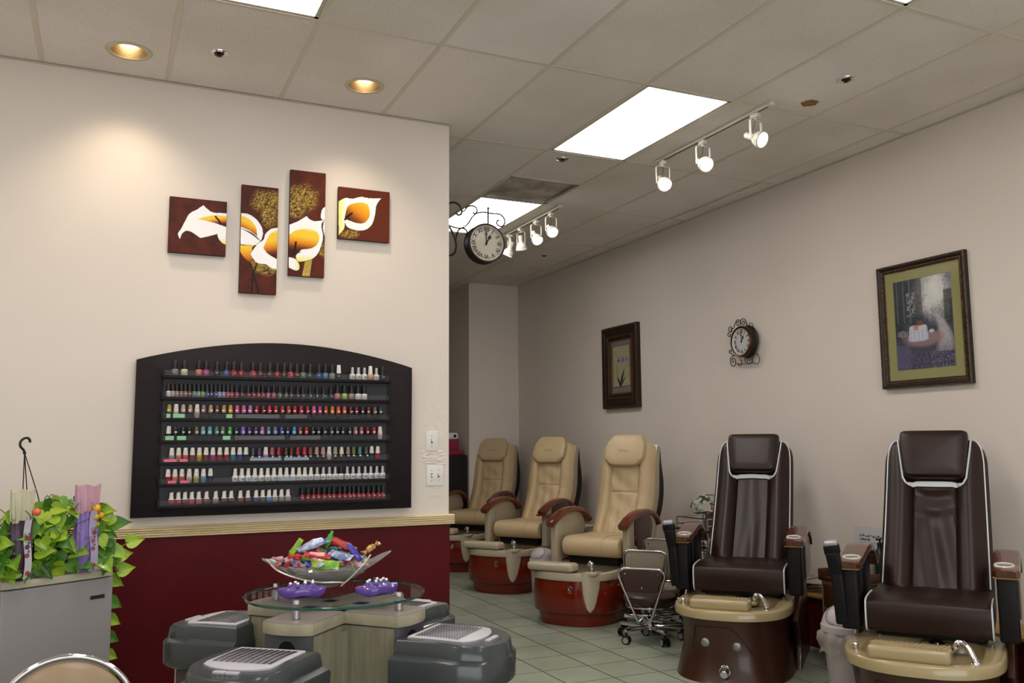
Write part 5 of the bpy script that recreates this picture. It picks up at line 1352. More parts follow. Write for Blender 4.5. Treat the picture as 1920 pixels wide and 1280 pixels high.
hero = [(-.115, .02, .135, 2, 1, (.6, -1.0, .15), 1.1, 'yellow wrapped candy standing upright at the left of the heap'), (-.028, -.055, .118, 0, 1, (.35, .12, -.1), 1.35, 'large red candy with gold print at the front of the heap'),
        (.000, -.085, .086, 2, 1, (.8, .1, -.12), 1.45, 'lime green and yellow candy hanging over the front petal'), (-.045, -.01, .150, 1, 1, (.2, -.3, .25), 1.7, 'big clear wrapper candy on top of the heap'),
        (.055, .02, .148, 0, 1, (.3, .4, -.25), 1.6, 'long flat red wrapper at the top right of the heap'), (.105, -.035, .122, 4, 1, (.2, .9, -.2), 1.2, 'shiny violet blue candy at the right of the heap'),
        (.165, -.02, .135, 3, 0, (.3, -.5, .5), 1.1, 'gold candy with a twisted end perched on the right rim'), (.010, .0, .168, 8, 1, (.2, -1.2, .3), .9, 'bright green wrapper tip sticking up at the top'),
        (-.165, -.035, .105, 6, 0, (0, .2, .8), .9, 'small pale pink candy at the left edge of the bowl'), (-.10, -.05, .112, 0, 0, (.2, .1, .6), 1.0, 'small red twist candy left of the front red one'),
        (.055, -.055, .115, 1, 1, (.5, .2, -.5), 1.3, 'blue striped clear candy right of centre in front')]
for h in hero: candy(*h, grp=True)
for i in range(120):
    a = R9.uniform(0, 2*pi); rr = sqrt(R9.random()); x = .150*rr*cos(a)-.01; y = .085*rr*sin(a)
    top = .072+.066*(1-rr**2); z = R9.uniform(max(.045+.05*rr, top-.045), top)
    ci = R9.choice([0, 0, 1, 1, 1, 2, 3, 4, 5, 6, 7, 7, 8, 9]); 
    candy(x, y, z, ci, R9.choice([0, 1, 1]), (R9.uniform(-.7, .7), R9.uniform(-.45, .45), R9.uniform(0, 6.3)), R9.uniform(.62, 1.0), '%s wrapped candy buried in the heap in the glass bowl' % CC[ci][0])

# ================================================================== CORNER CABINET, PLANT, WRAPPED BAGS
FD = V((.849, .529, 0)); FN = V((-.529, .849, 0)); FL = V((-.336, 4.060, 0))
FRZ = atan2(FD.y, FD.x)
fr = thing('mini_fridge', 'small white fridge under the trailing plant, at the left edge', 'fridge', FL+FD*.235+FN*.22, FRZ)
FW = mat('fridge_door', '8f8b8c', .4, bump=.1, bscale=300, dist=.0005); FT = mat('fridge_top', 'b9b59c', .3)
MB().m(FW).box(-.232, .232, -.175, .22, .01, .800, r=.006).build('body', fr)
d_ = MB().m(FW).box(-.236, .236, -.222, -.178, .02, .800, r=.006, seg=3).build('door', fr)
m = MB().m(FT); m.box(-.236, .236, -.19, .22, .806, .836, r=.006, seg=3)
lip = [(-.236, -.178), (-.236, -.214), (-.20, -.222), (-.17, -.226), (.17, -.226), (.20, -.222), (.236, -.214), (.236, -.178)]
m.prism(lip, 'z', .804, .836, r=.005); m.build('top', fr)
MB().m(mat('fridge_seal', '3a3234', .7)).box(-.228, .228, -.179, -.174, .03, .79).build('door_seal', fr)
b_ = MB().m(mat('badge_dark', '2a1c24', .3)).box(.132, .196, -.2245, -.221, .717, .733, r=.0015).m(mat('badge_silver', 'c9c4c8', .2, .8)).box(.130, .198, -.2243, -.2212, .7325, .7355, r=.0008).box(.129, .132, -.2243, -.2212, .716, .735).box(.196, .199, -.2243, -.2212, .716, .735)
b_.build('door_badge', d_)
MB().m(BLACK).cyl((-.2, -.18, 0), (-.2, -.18, .012), .015).cyl((.2, -.18, 0), (.2, -.18, .012), .015).cyl((-.2, .18, 0), (-.2, .18, .012), .015).cyl((.2, .18, 0), (.2, .18, .012), .015).build('feet', fr)

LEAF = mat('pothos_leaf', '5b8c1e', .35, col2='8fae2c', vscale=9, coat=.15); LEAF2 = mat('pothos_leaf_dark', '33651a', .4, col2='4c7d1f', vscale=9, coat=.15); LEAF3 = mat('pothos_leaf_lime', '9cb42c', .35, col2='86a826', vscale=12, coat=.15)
STEM = mat('vine_stem', '6f7f34', .5)
PC = FL+FD*.24+FN*.20+V((0, 0, .836))
pt = thing('pothos_plant', 'lush trailing pothos in a black hanging pot on the fridge', 'plant', PC, FRZ)
m = MB().m(BLACK); m.lathe([(0, 0), (.075, 0), (.08, .01), (.105, .13), (.115, .135), (.115, .150), (.105, .152), (.1, .13), (0, .125)], n=32); m.build('pot', pt)
def leaf(m, pos, nrm, tip, L_, curl=.25):
    tip = V(tip).normalized(); nrm = V(nrm); nrm = (nrm-tip*nrm.dot(tip)).normalized(); sd = tip.cross(nrm)
    rows = []
    O = [(-.16, .22), (-.10, .40), (.05, .50), (.22, .50), (.42, .40), (.62, .25), (.82, .10), (1., .005)]
    base = V(pos)
    for i, (t, w_) in enumerate(O):
        row = []
        for q in (-1, -.66, -.33, 0, .33, .66, 1):
            tt = t if abs(q) > .1 or i > 1 else t+.16*(2-i)*.5
            z = -curl*(t*t)*.5+.18*abs(q)*w_*1.2-.06*(1-abs(q))
            row.append(base+tip*(tt*L_)+sd*(q*w_*L_*.92)+nrm*(z*L_))
        rows.append(row)
    m.loft(rows, closed=False, cap=False)
RP = random.Random(5)
fol = MB(); LVS = (LEAF, LEAF2, LEAF3); stems = MB().m(STEM)
toC = V((-.25, -.97, 0))     # roughly towards the viewer, in the fridge's frame
tc = Matrix.Rotation(-FRZ, 3, 'Z') @ (CAM-PC).normalized()
def add_leaf(p, L_, which=None, nr=None, tp=None):
    out = V((p[0], p[1], 0)); 
    nr = nr or (tc*1.2+V((RP.uniform(-.7, .7), RP.uniform(-.5, .5), RP.uniform(.1, 1.0)))).normalized()
    tp = tp or V((RP.uniform(-1, 1), RP.uniform(-.9, .2), RP.uniform(-1.1, .1)))
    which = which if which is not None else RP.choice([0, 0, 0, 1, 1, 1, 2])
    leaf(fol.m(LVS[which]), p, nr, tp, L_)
for i in range(215):
    x = RP.uniform(-.31, .225); zt_ = .30*sqrt(max(0, 1-(x/.36)**2)); z = RP.uniform(-.0, max(.05, zt_)); y = RP.uniform(-.20, .05)-.02
    y = -.16-.03*RP.random()-.04*(1-z/.34) if RP.random() < .60 else RP.uniform(-.14, .10)
    if y < -.19 and z < .03: z = .03
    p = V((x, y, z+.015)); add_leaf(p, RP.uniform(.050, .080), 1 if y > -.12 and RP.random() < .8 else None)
    if i % 2 == 0: stems.tube(catmull([(x*.2, .0, .12), (x*.6, y*.5, z*.6+.14), tuple(p)], 4), .0022, n=5)
for q, (x, z) in enumerate([(.275, .045), (.33, .10), (.29, -.02)]):
    p = V((x, -.15, z)); add_leaf(p, .075, 2, tc+V((0, 0, .3)), V((.6, -.2, .1))); stems.tube(catmull([(.1, -.05, .12), (.22, -.13, .05), tuple(p)], 5), .0022, n=5)
# vine trailing down past the fridge's right side
vine = [V((.15, -.1, .10)), V((.262, -.10, .02)), V((.268, -.12, -.12)), V((.262, -.12, -.28)), V((.268, -.12, -.42)), V((.262, -.12, -.52))]
stems.tube(catmull([tuple(p) for p in vine], 6), .0025, n=6)
for k, z in enumerate((-.055, -.15, -.225, -.30, -.375, -.45)):
    add_leaf(V((.262, -.135, z)), .072-.004*k, k % 2, tc+V((.2, -.3, .5)), V((1., -.2, -.55)))
add_leaf(V((.262, -.135, -.50)), .045, 0, tc, V((.2, 0, -1)))
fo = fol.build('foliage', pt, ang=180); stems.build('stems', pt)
# hanger
def fl(u, v_, off=0.):   # a point of the plant's middle plane seen at (u, v), in the plant's frame
    n_ = FN; p0 = PC+n_*off; d = _ray(u, v_); s_ = (p0-CAM).dot(n_)/d.dot(n_); return Matrix.Rotation(-FRZ, 3, 'Z') @ (CAM+d*s_-PC)
m = MB().m(BLACK); m.tube(catmull([tuple(fl(*p)) for p in [(57, 829), (54, 822), (47, 821), (39, 827), (38, 836), (44, 843), (46, 848)]], 6), .0052, n=10); m.ball(tuple(fl(46, 849)), .007)
m.build('hook', pt)
m = MB().m(BLACK)
for u, v_, o_ in ((43, 915, -.04), (50, 912, .06), (70, 925, -.02)): m.tube([tuple(fl(46, 849)), tuple(fl(u, v_, o_)), tuple(fl(u+(u-46)*.5, v_+50, o_))], .0022, n=6)
m.build('hanger_cords', pt)
# fruit picks tucked in the leaves
def fruit(u, v_, r_, col_, label, off=-.232):
    p = Matrix.Rotation(FRZ, 3, 'Z') @ fl(u, v_, off)+PC
    t = thing('artificial_fruit', label, 'ornament', p, group='fruit ornaments in the plant')
    MB().m(mat('fruit_'+col_, col_, .3, vary=.2, vscale=30)).ball((0, 0, 0), r_, sc=(1, 1, .97), n=20).build('fruit', t)
    MB().m(STEM).tube([(0, 0, r_*.9), (.002, .01, r_*1.3), (.0, .04, r_*1.1)], .0014, n=5).build('stalk', t)
fruit(69, 960, .016, 'd8603a', 'small orange red fruit ornament among the leaves')
fruit(181, 953, .018, 'd09a20', 'yellow fruit ornament beside the pink sleeve, highest of the yellow ones'); fruit(179, 969, .015, 'b89a28', 'small greenish yellow fruit just right of the pink sleeve'); fruit(189, 966, .015, 'c8901c', 'yellow fruit ornament at the right edge of the leaves'); fruit(182, 983, .013, '8f8a24', 'lowest greenish fruit beside the pink sleeve')
# two tall wrapped gift sleeves
def sleeve(u0, u1, vt, vb, off, upper, lower, ribbon, split, label, nm):
    a = fl(u0, (vt+vb)/2, off); b = fl(u1, (vt+vb)/2, off); zt_ = fl((u0+u1)/2, vt, off).z; W = b.x-a.x; cx_ = (a.x+b.x)/2
    o = thing('gift_sleeve', label, 'gift bag', PC+Matrix.Rotation(FRZ, 3, 'Z') @ V((cx_, off, .001)), FRZ, 'tall wrapped gift sleeves on the fridge')
    H = zt_-.001
    def rg(z, wd, dp, k=32, fold=.0):
        return [V((wd*cos(2*pi*i/k)+fold*.006*sin(i*2.4), dp*sin(2*pi*i/k)*(1+fold*.25*sin(i*1.9+z*30)), z+fold*.006*sin(i*.9))) for i in range(k)]
    m = MB().m(lower); m.loft([rg(0, W*.40, .028), rg(.01, W*.44, .032), rg(H*.25, W*.50, .034, fold=.4), rg(H*.5, W*.50, .032, fold=.6), rg(H*split, W*.46, .02, fold=.8)]); m.build('lower_wrap', o)
    m = MB().m(upper); m.loft([rg(H*split-.006, W*.47, .021, fold=.8), rg(H*(split+.1), W*.49, .022, fold=1), rg(H*.9, W*.52, .016, fold=1), rg(H, W*.54, .008, fold=1)]); m.build('upper_wrap', o)
    rx = W*.10
    m = MB().m(ribbon[0]); m.grid(lambda p, q: V((rx-W*.16+p*W*.32+.004*sin(q*6), -.038-.004*sin(q*pi*2), .004+q*(H*split))), 4, 18); ro = m.build('ribbon', o)
    m = MB()
    for k in range(5):
        m.m(ribbon[1] if k % 2 == 0 else ribbon[2]); z = .03+k*.034
        for j in range(5): aa = 2*pi*j/5; m.ball((rx+.006*cos(aa)+.003*sin(z*40), -.0405, z+.006*sin(aa)), .0045, sc=(1, .3, 1), n=8)
        m.m(ribbon[3]).ball((rx+.004, -.040, z+.016), .003, sc=(1.6, .3, 2), n=8)
    m.build('flower_print', ro)
    m = MB().m(ribbon[4]); z = H*split
    m.tube([V((.012*cos(t*2*pi/30)*(1 if t < 30 else .8)+rx*.5, -.036, z+.006+.035*abs(sin(t*2*pi/60)))) for t in range(31)], .0016, n=6); m.tube([V((W*.36*cos(a), .024*sin(a), z)) for a in [2*pi*k/24 for k in range(24)]], .002, n=6, closed=True); m.build('tie_cord', o)
sat = lambda n_, c_: mat(n_, c_, .35, sheen=.3, bump=.4, bscale=30, dist=.004)
sleeve(19, 60, 919, 1078, -.205, sat('ivory_satin', 'b9b598'), sat('plum_satin', '33152f'), (sat('white_ribbon', 'b8b4bc'), mat('print_red', '8a2a3a', .6), mat('print_plum', '5a2a55', .6), mat('print_green', '4a6a4a', .6), mat('cord_dark', '2a1a20', .6)), .66, 'tall gift sleeve, ivory above and dark plum below, with flowered ribbon', 0)
sleeve(141, 184, 910, 1066, -.205, sat('pink_satin', 'b58a98'), sat('lilac_satin', '7a5fa8'), (sat('lilac_ribbon', 'a79ab8'), mat('print_red', '8a2a3a', .6), mat('print_rose', '9a4a70', .6), mat('print_green', '4a6a4a', .6), mat('cord_rose', 'a06a8a', .6)), .70, 'tall gift sleeve, pink above and lilac below, with flowered ribbon', 1)

# ================================================================== STOOLS
SKB = mat('stool_brown_vinyl', '3b2620', .4, bump=.2, bscale=200, dist=.0005); SKC = mat('stool_cream_vinyl', '8c8372', .42)
def stool(label, loc, rz, seatm, backm, zs_, bh=.185, caster_rot=0., back=True):
    T_ = thing('pedicure_stool', label, 'stool', loc, rz, 'low rolling pedicure stools')
    m = MB().m(seatm); m.lathe([(0, zs_-.075), (.155, zs_-.075), (.172, zs_-.065), (.182, zs_-.04), (.180, zs_-.018), (.165, zs_-.004), (.12, zs_+.002), (0, zs_+.006)], n=48); m.build('seat', T_)
    MB().m(CHROME).tube([V((.165*cos(a), .165*sin(a), zs_-.083)) for a in [2*pi*k/40 for k in range(40)]], .007, n=8, closed=True).build('seat_ring', T_)
    m = MB().m(CHROME).cyl((0, 0, .085), (0, 0, zs_-.075), .018, n=20).cyl((0, 0, .07), (0, 0, .15), .028, n=20); m.m(BLKS).cyl((0, 0, .15), (0, 0, .165), .022, n=20); m.build('gas_column', T_)
    m = MB().m(CHROME).tube([V((.20*cos(a), .20*sin(a), .155)) for a in [2*pi*k/40 for k in range(40)]], .007, n=8, closed=True)
    b_o = None
    for k in range(5):
        a = caster_rot+2*pi*k/5; ux, uy = cos(a), sin(a)
        L_ = MB().m(CHROME); L_.X = Matrix.Rotation(a, 4, 'Z'); L_.box(.015, .235, -.014, .014, .078, .106, r=.006).tube([(.03, 0, .135), (.20, 0, .153)], .006); L_.X = Matrix()
        lo = L_.build('leg', T_)
        w_ = MB().m(BLKS); w_.X = XF((.225*ux, .225*uy, 0), rz=a+.7+k); w_.cyl((0, 0, .055), (0, 0, .08), .007, n=10).cyl((-.011, 0, .028), (-.027, 0, .028), .028, n=20).cyl((.011, 0, .028), (.027, 0, .028), .028, n=20).box(-.010, .010, -.018, .022, .028, .058, r=.004)
        w_.m(mat('caster_grey', '8a8a88', .4)).lathe([(.014, 0), (.020, 0), (.020, .0012), (.014, .0012)], n=20, M=Matrix.Rotation(pi/2, 3, 'Y'), c=(.0272, 0, .028)).lathe([(.014, 0), (.020, 0), (.020, -.0012), (.014, -.0012)], n=20, M=Matrix.Rotation(pi/2, 3, 'Y'), c=(-.0272, 0, .028))
        w_.X = Matrix(); w_.build('caster', lo)
    m.bm.free()
    if back:   # back panel stands on the local -y side
        yb_ = -.225; z0, z1 = zs_+.035, zs_+bh
        fr_ = catmull([(0, yb_+.05, .165), (-.045, yb_+.035, .20), (-.075, yb_+.02, .26), (-.145, yb_-.005, z1-.05), (-.155, yb_-.01, z1-.02), (-.125, yb_-.012, z1+.004), (0, yb_-.012, z1+.008), (.125, yb_-.012, z1+.004), (.155, yb_-.01, z1-.02), (.145, yb_-.005, z1-.05), (.075, yb_+.02, .26), (.045, yb_+.035, .20), (0, yb_+.05, .165)], 6)
        f_ = MB().m(CHROME)
        half = [(-.040, yb_+.05, .145), (-.05, yb_+.035, .175), (-.14, yb_-.003, z0+.05), (-.158, yb_-.01, z1-.03), (-.13, yb_-.012, z1+.002), (-.10, yb_-.012, z1+.007)]
        f_.tube(catmull(half+[(0, yb_-.012, z1+.008)]+[(-x, y, z) for x, y, z in reversed(half)], 6), .0085, n=10)
        f_.tube([(-.042, yb_+.05, .15), (0, yb_+.075, .195), (.042, yb_+.05, .15)], .006, n=8); f_.box(-.02, .02, yb_+.06, .0, .188, .200, r=.003); f_.build('back_frame', T_)
        pl = [(-.150, z1-.03), (-.146, z1-.008), (-.12, z1), (.12, z1), (.146, z1-.008), (.150, z1-.03), (.108, z0+.006), (.09, z0), (-.09, z0), (-.108, z0+.006)]
        p_ = MB().m(backm).prism(pl, 'y', yb_-.014, yb_+.022, r=.008, seg=3); po = p_.build('back_pad', T_)
        s_ = MB().m(CHROME)
        for x, z in ((-.115, z1-.03), (.115, z1-.03), (0, z0+.03)): s_.cyl((x, yb_-.012, z), (x, yb_-.017, z), .006, n=10)
        s_.build('rivets', po)
    return T_
stool('low brown vinyl stool with chrome V-shaped back frame, nearest the tiled floor', (3.527, 5.371, 0), radians(-46), SKB, SKB, .322, .185, radians(20))
stool('low cream stool with chrome-framed back, directly behind the brown stool', (3.76, 5.65, 0), radians(-50), SKC, SKC, .325, .26, radians(50))
stool('cream stool pushed back against the cart, behind the other two', (4.18, 6.04, 0), radians(-50), SKC, SKC, .375, .235, radians(80))

# round-backed chair in the foreground
m0 = V((-.067, 2.89, 0)); T_ = thing('round_back_chair', 'chair with a round padded beige back and chrome rim at the bottom left edge', 'chair', m0, -radians(-1.3))
rb = .186; zc = .765-rb
MB().m(CHROME).tube([V((rb*cos(a), .02, zc+rb*sin(a))) for a in [2*pi*k/64 for k in range(64)]], .0085, n=12, closed=True).build('back_rim', T_)
VB = mat('beige_vinyl', '8f7a60', .4, bump=.2, bscale=200, dist=.0005)
m = MB().m(VB); R = []
for k in range(64):
    a = 2*pi*k/64; r0, r1 = .072, rb-.012
    sec = [(r0, .02), (r0+.006, -.018), ((r0+r1)/2, -.042), (r1-.018, -.026), (r1-.004, -.008), (r1, .012), (r1-.01, .028), (r0+.01, .028)]
    R.append([V((r_*cos(a), y_, zc+r_*sin(a))) for r_, y_ in sec])
R.append(R[0]); m.loft(R, cap=False); m.build('back_pad', T_)
MB().m(mat('pad_white', 'b8b0a4', .5)).cyl((0, .03, zc), (0, -.004, zc), .078, n=40).build('back_centre', T_)
MB().m(CHROME).tube(catmull([(-.10, .03, zc-.16), (-.10, .04, .42), (-.10, .10, .40), (0, .2, .40)], 5), .009).tube(catmull([(.10, .03, zc-.16), (.10, .04, .42), (.10, .10, .40), (0, .2, .40)], 5), .009).build('back_supports', T_)
MB().m(VB).lathe([(0, .41), (.19, .41), (.205, .44), (.20, .47), (.16, .485), (0, .49)], c=(0, .22, 0), n=40).build('seat', T_)
MB().m(CHROME).cyl((0, .22, .06), (0, .22, .41), .022).build('column', T_)
for k in range(5):
    a = 2*pi*k/5; x, y = .25*cos(a), .22+.25*sin(a)
    MB().m(CHROME).tube([(0, .22, .10), (x, y, .065)], .014, n=10).m(BLKS).cyl((x-.02, y, .028), (x+.02, y, .028), .028, n=16).build('leg', T_)

# ================================================================== BINS, CABINET, CART, SMALL THINGS
BW = mat('bin_white', 'b8aeb0', .35)
def bin_(label, loc, rz, h, r_, bag=False, small=False):
    T_ = thing('swing_lid_bin', label, 'trash bin', loc, rz, 'white swing-lid bins')
    MB().m(BW).lathe([(0, 0), (r_*.78, 0), (r_*.80, .006), (r_*.95, h), (r_*.92, h), (r_*.90, h-.01), (0, h-.012)], n=40).build('body', T_)
    z = h
    d = MB().m(BW); pr = [(r_*1.0, z-.035), (r_*1.03, z-.03), (r_*1.03, z), (r_*.99, z+.006)]
    for k in range(1, 11): a = pi/2*k/10; pr.append((r_*.97*cos(a), z+.006+r_*.78*sin(a)))
    d.lathe([(r_*.9, z-.035)]+pr, n=48); dm = d.build('dome', T_)
    # swinging flap: slightly prouder oval on the front of the dome, with a dark seam
    f = MB().m(BW); s_ = MB().m(mat('bin_seam', '4a3e40', .7)); C_ = V((0, 0, z+.006)); rows = []; seamp = []
    ax = V((-.42, -.62, .62)).normalized(); e1 = ax.cross(V((0, 0, 1))).normalized(); e2 = ax.cross(e1).normalized()
    for j in range(9):
        q = j/8; row = []
        for k in range(40):
            a = 2*pi*k/40; dv = ax*cos(q*.72)+(e1*cos(a)*1.05+e2*sin(a))*sin(q*.72); dv.normalize()
            if dv.z < .08: dv.z = .08
            s2 = 1/sqrt((dv.x/(r_*.97))**2+(dv.y/(r_*.97))**2+(dv.z/(r_*.78))**2)
            row.append(C_+dv*(s2+.003*(1 if j < 8 else 0)))
        rows.append(row)
    f.loft(rows, cap=False); f.build('flap', T_); s_.tube([p+(p-C_)*.01 for p in rows[-1]], .0018, n=6, closed=True); s_.build('flap_seam', T_)
    if bag:
        g_ = MB().m(mat('bag_film', 'b3a8a2', .25, alpha=.55)); R = []
        for j, (rr, zz) in enumerate(((r_*.98, z-.032), (r_*1.12, z-.045), (r_*1.15, z-.08), (r_*1.06, z-.12), (r_*1.09, z-.145))):
            R.append([V((rr*(1+.05*sin(k*1.7+j)+.04*sin(k*.6+j*2))*cos(2*pi*k/60), rr*(1+.05*sin(k*1.7+j)+.04*sin(k*.6))*sin(2*pi*k/60), zz+.012*sin(k*.9+j))) for k in range(60)])
        g_.loft(R, cap=False); g_.build('bin_liner', T_, ang=60)
    return T_
bin_('white swing-lid bin with a plastic liner, between the two brown chairs', (3.83, 3.84, 0), radians(-30), .345, .142, True)
bin_('white swing-lid bin between the nearest and the middle cream chair', (3.52, 7.02, 0), radians(-35), .37, .115)
bin_('white bin lid just showing between the two rearmost cream chairs', (3.84, 8.42, 0), radians(-35), .37, .115)

CW = mat('cabinet_brown_wood', '4f2a16', .3, coat=.3, col2='3d1f10', vscale=5, stretch=(8, 1, 1)); CSD = mat('cabinet_cream_side', '8a7f6a', .5)
t = thing('side_cabinet', 'small brown side cabinet with a raised wooden lip, left of the rightmost chair', 'cabinet', (4.21, 4.12, 0), -pi/2)
# local: +x = towards the storefront, -y = into the room
m = MB().m(CSD).box(-.17, -.152, -.13, .13, 0, .535).box(.152, .17, -.13, .13, 0, .535).box(-.152, .152, -.12, .13, .02, .515); m.build('carcass', t)
m = MB().m(CW).box(-.185, .185, -.145, .14, .515, .535, r=.006); m.box(-.185, -.165, -.145, .14, .53, .585, r=.006).box(.165, .185, -.145, .14, .53, .585, r=.006).box(-.185, .185, .12, .14, .53, .60, r=.006).box(-.18, .18, -.148, -.138, .528, .545, r=.004); m.build('tray_top', t)
for z0_, z1_ in ((.36, .495), (.20, .345), (.04, .185)):
    d = MB().m(CW).box(-.148, .148, -.142, -.1202, z0_, z1_, r=.004).build('drawer', t); MB().m(CHROME).cyl((0, -.142, (z0_+z1_)/2), (0, -.16, (z0_+z1_)/2), .008).build('knob', d)
MAG = [mat('magazine_'+c_, c_, .35) for c_ in ('8f8a86', '7a2a4a', '6a7a3a', '3a3f5a', 'a39c94', '5f2a2a')]
RMG = random.Random(3)
for i in range(11):
    lay, col_ = divmod(i, 3)
    o = MB().m(MAG[i % 6]).box(-.105, .105, -.14, .14, 0, .004).m(mat('paper_edge', 'a39a8c', .7)).box(-.103, .103, -.138, .138, .0041, .0075)
    z_ = .3452+.0085*i*.9
    ob = o.build('magazine', loc=(4.50+RMG.uniform(-.03, .03), 4.93+RMG.uniform(-.14, .14), z_), rz=RMG.uniform(-.35, .35))
    tag(ob, '%s magazine in the pile on the wall ledge, %s' % (['pale grey', 'magenta', 'green', 'navy', 'off white', 'dark red'][i % 6], 'at the very top' if i == 10 else '%s from the bottom' % ORD[i+1]), 'magazine', 'magazines piled on the wall ledge')
# notice on the wall
pa, pb, pc = on_x(1602, 985, XR-.002), on_x(1690, 985, XR-.002), on_x(1602, 1062, XR-.002)
t = thing('wall_notice', 'white printed notice with a flowered border taped to the wall beside the rightmost chair', 'notice', (XR-.001, (pa.y+pb.y)/2, pc.z), -pi/2)
W = pa.y-pb.y; H = pa.z-pc.z
MB().m(mat('notice_paper', 'c9c7ce', .6)).box(-W/2, W/2, -.0015, 0, 0, H).build('sheet', t)
m = MB().m(mat('notice_border', '6a6a50', .7))
for k in range(16):
    x = -W/2+.055+k*(W-.075)/15; m.ball((x, -.002, H-.060+.004*sin(k*2)), .0085 if k % 2 else .006, sc=(1.3, .15, .9), n=8)
m.box(-W/2+.044, -W/2+.047, -.002, -.0012, 0.01, H-.05)
m.build('border', t)
m = MB().m(mat('notice_ink', '22222a', .7))
for k, s_ in enumerate(('Mini Lovely', 'Spa Lovely', 'Silk Lovely', 'Rose Lovely')):
    z = H-.085-k*.048; rq = random.Random(k); xq = -W/2+.055
    while xq < -W/2+.13: wq = rq.uniform(.004, .011); m.box(xq, xq+wq, -.0019, -.0013, z-.004, z+.005+rq.uniform(-.002, .003)); xq += wq+rq.choice((.001, .001, .005))
m.m(mat('notice_fine_print', '6f6f86', .7))
for k in range(4):
    for j in range(2): z = H-.104-k*.048-j*.010; m.box(-W/2+.06, W/2-.06-.05*j, -.0019, -.0013, z, z+.0022)
m.build('printed_lines', t)
# lotion bottles on the tray of the side cabinet
p = on_x(1632, 1030, 4.28)
t = thing('lotion_bottle', 'clear lotion bottle with white pump neck behind the left arm of the rightmost chair', 'bottle', (4.24, 4.05, .5352))
MB().m(mat('clear_plastic_bottle', 'a8a69a', .15, alpha=.6)).lathe([(0, 0), (.028, 0), (.031, .005), (.031, .13), (.022, .155), (.013, .165), (0, .165)], n=24).build('bottle_body', t)
MB().m(WHITEP).lathe([(0, .160), (.019, .160), (.019, .178), (.012, .184), (.011, .20), (.007, .203), (.006, .216), (0, .217)], n=20).build('pump_neck', t)
t = thing('dark_bottle', 'dark green bottle beside the notice, half behind the rightmost chair back', 'bottle', (4.25, 3.975, .5352))
MB().m(mat('dark_bottle_glass', '14241c', .15)).lathe([(0, 0), (.032, 0), (.034, .005), (.034, .16), (.02, .19), (.013, .205), (0, .205)], n=24).build('bottle_body', t)
MB().m(BLACK).lathe([(0, .20), (.016, .20), (.016, .225), (.006, .228), (.006, .245), (0, .246)], n=16).box(-.03, .012, -.006, .006, .24, .252, r=.003).build('pump', t)

# rolling cart with flowers between the third cream and the first brown chair
t = thing('rolling_cart', 'dark wood rolling cart with chrome rails behind the stools', 'cart', (4.20, 5.60, 0), -pi/2)
m = MB().m(CW)
for z in (.14, .44, .70): m.box(-.20, .20, -.14, .13, z, z+.018, r=.004)
m.build('shelves', t)
m = MB().m(CHROME)
for x in (-.19, .19):
    for y in (-.13, .12): m.cyl((x, y, .06), (x, y, .80), .008, n=10)
for z in (.50, .57, .75, .80):
    m.tube([(-.19, -.13, z), (.19, -.13, z), (.19, .12, z), (-.19, .12, z)], .005, n=8, closed=True)
m.build('chrome_rails', t)
m = MB().m(BLKS)
for x in (-.19, .19):
    for y in (-.13, .12): m.cyl((x-.012, y, .03), (x+.012, y, .03), .03, n=16).cyl((x, y, .03), (x, y, .065), .006, n=8)
m.build('wheels', t)
FLW = mat('hydrangea_petal', '9aa08c', .6, vary=.15, vscale=60); FLG = mat('dull_leaf', '3f5238', .6)
def flowers(loc, label, n, s_, seed):
    r_ = random.Random(seed); t = thing('flower_bouquet', label, 'flowers', loc)
    MB().m(mat('vase_grey', '6a665c', .3)).lathe([(0, 0), (.035, 0), (.045, .04), (.030, .10), (.036, .12), (.032, .12), (0, .115)], n=24).build('vase', t)
    b = MB().m(FLW)
    for i in range(n):
        a = r_.uniform(0, 6.28); e = r_.uniform(-.1, 1.3); c_ = V((cos(a)*cos(e)*s_*r_.uniform(.85, 1.05), sin(a)*cos(e)*s_, .15+sin(e)*s_*.75)); nn = (c_-V((0, 0, .14))).normalized()
        q = nn.to_track_quat('Z', 'Y').to_matrix(); off = r_.uniform(0, 1)
        for k in range(4):
            aa = off+pi/2*k; b.ball(c_+q @ V((.009*cos(aa), .009*sin(aa), 0)), .0095, sc=(1, 1, .3), n=6, M=q)
    b.build('blossoms', t)
    l_ = MB().m(FLG)
    for i in range(8): a = 6.28*i/8; leaf(l_, (cos(a)*.05, sin(a)*.05, .12), (0, 0, 1), (cos(a), sin(a), .1), .07)
    l_.build('leaves', t, ang=180)
flowers((4.16, 5.50, .7185), 'white hydrangea bouquet on the cart top behind the brown chair arm', 110, .145, 1)
flowers((4.16, 5.50, .4585), 'white hydrangea bouquet on the cart middle shelf', 70, .10, 2)
# dark foliage at the right edge; black box added for the shade below
t = thing('leafy_plant', 'dark green leafy plant in shadow at the right edge, below the armrest', 'plant', (4.31, 2.88, 0))
MB().m(mat('shade_black', '100c0b', .5)).box(-.06, .06, -.22, .20, 0, .42, r=.006).build('shade_filler', t)
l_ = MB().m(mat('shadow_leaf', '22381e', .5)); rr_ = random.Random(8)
for i in range(70):
    a = rr_.uniform(0, 6.28); e = rr_.uniform(.0, 1.3); d = V((cos(a)*cos(e)*.8, sin(a)*cos(e)*1.4, sin(e)*.7)); leaf(l_, V((-.03, 0, .42))+d*rr_.uniform(.04, .11), (0, 0, 1), d+V((0, 0, -.3)), .06)
l_.build('leaves', t, ang=180)

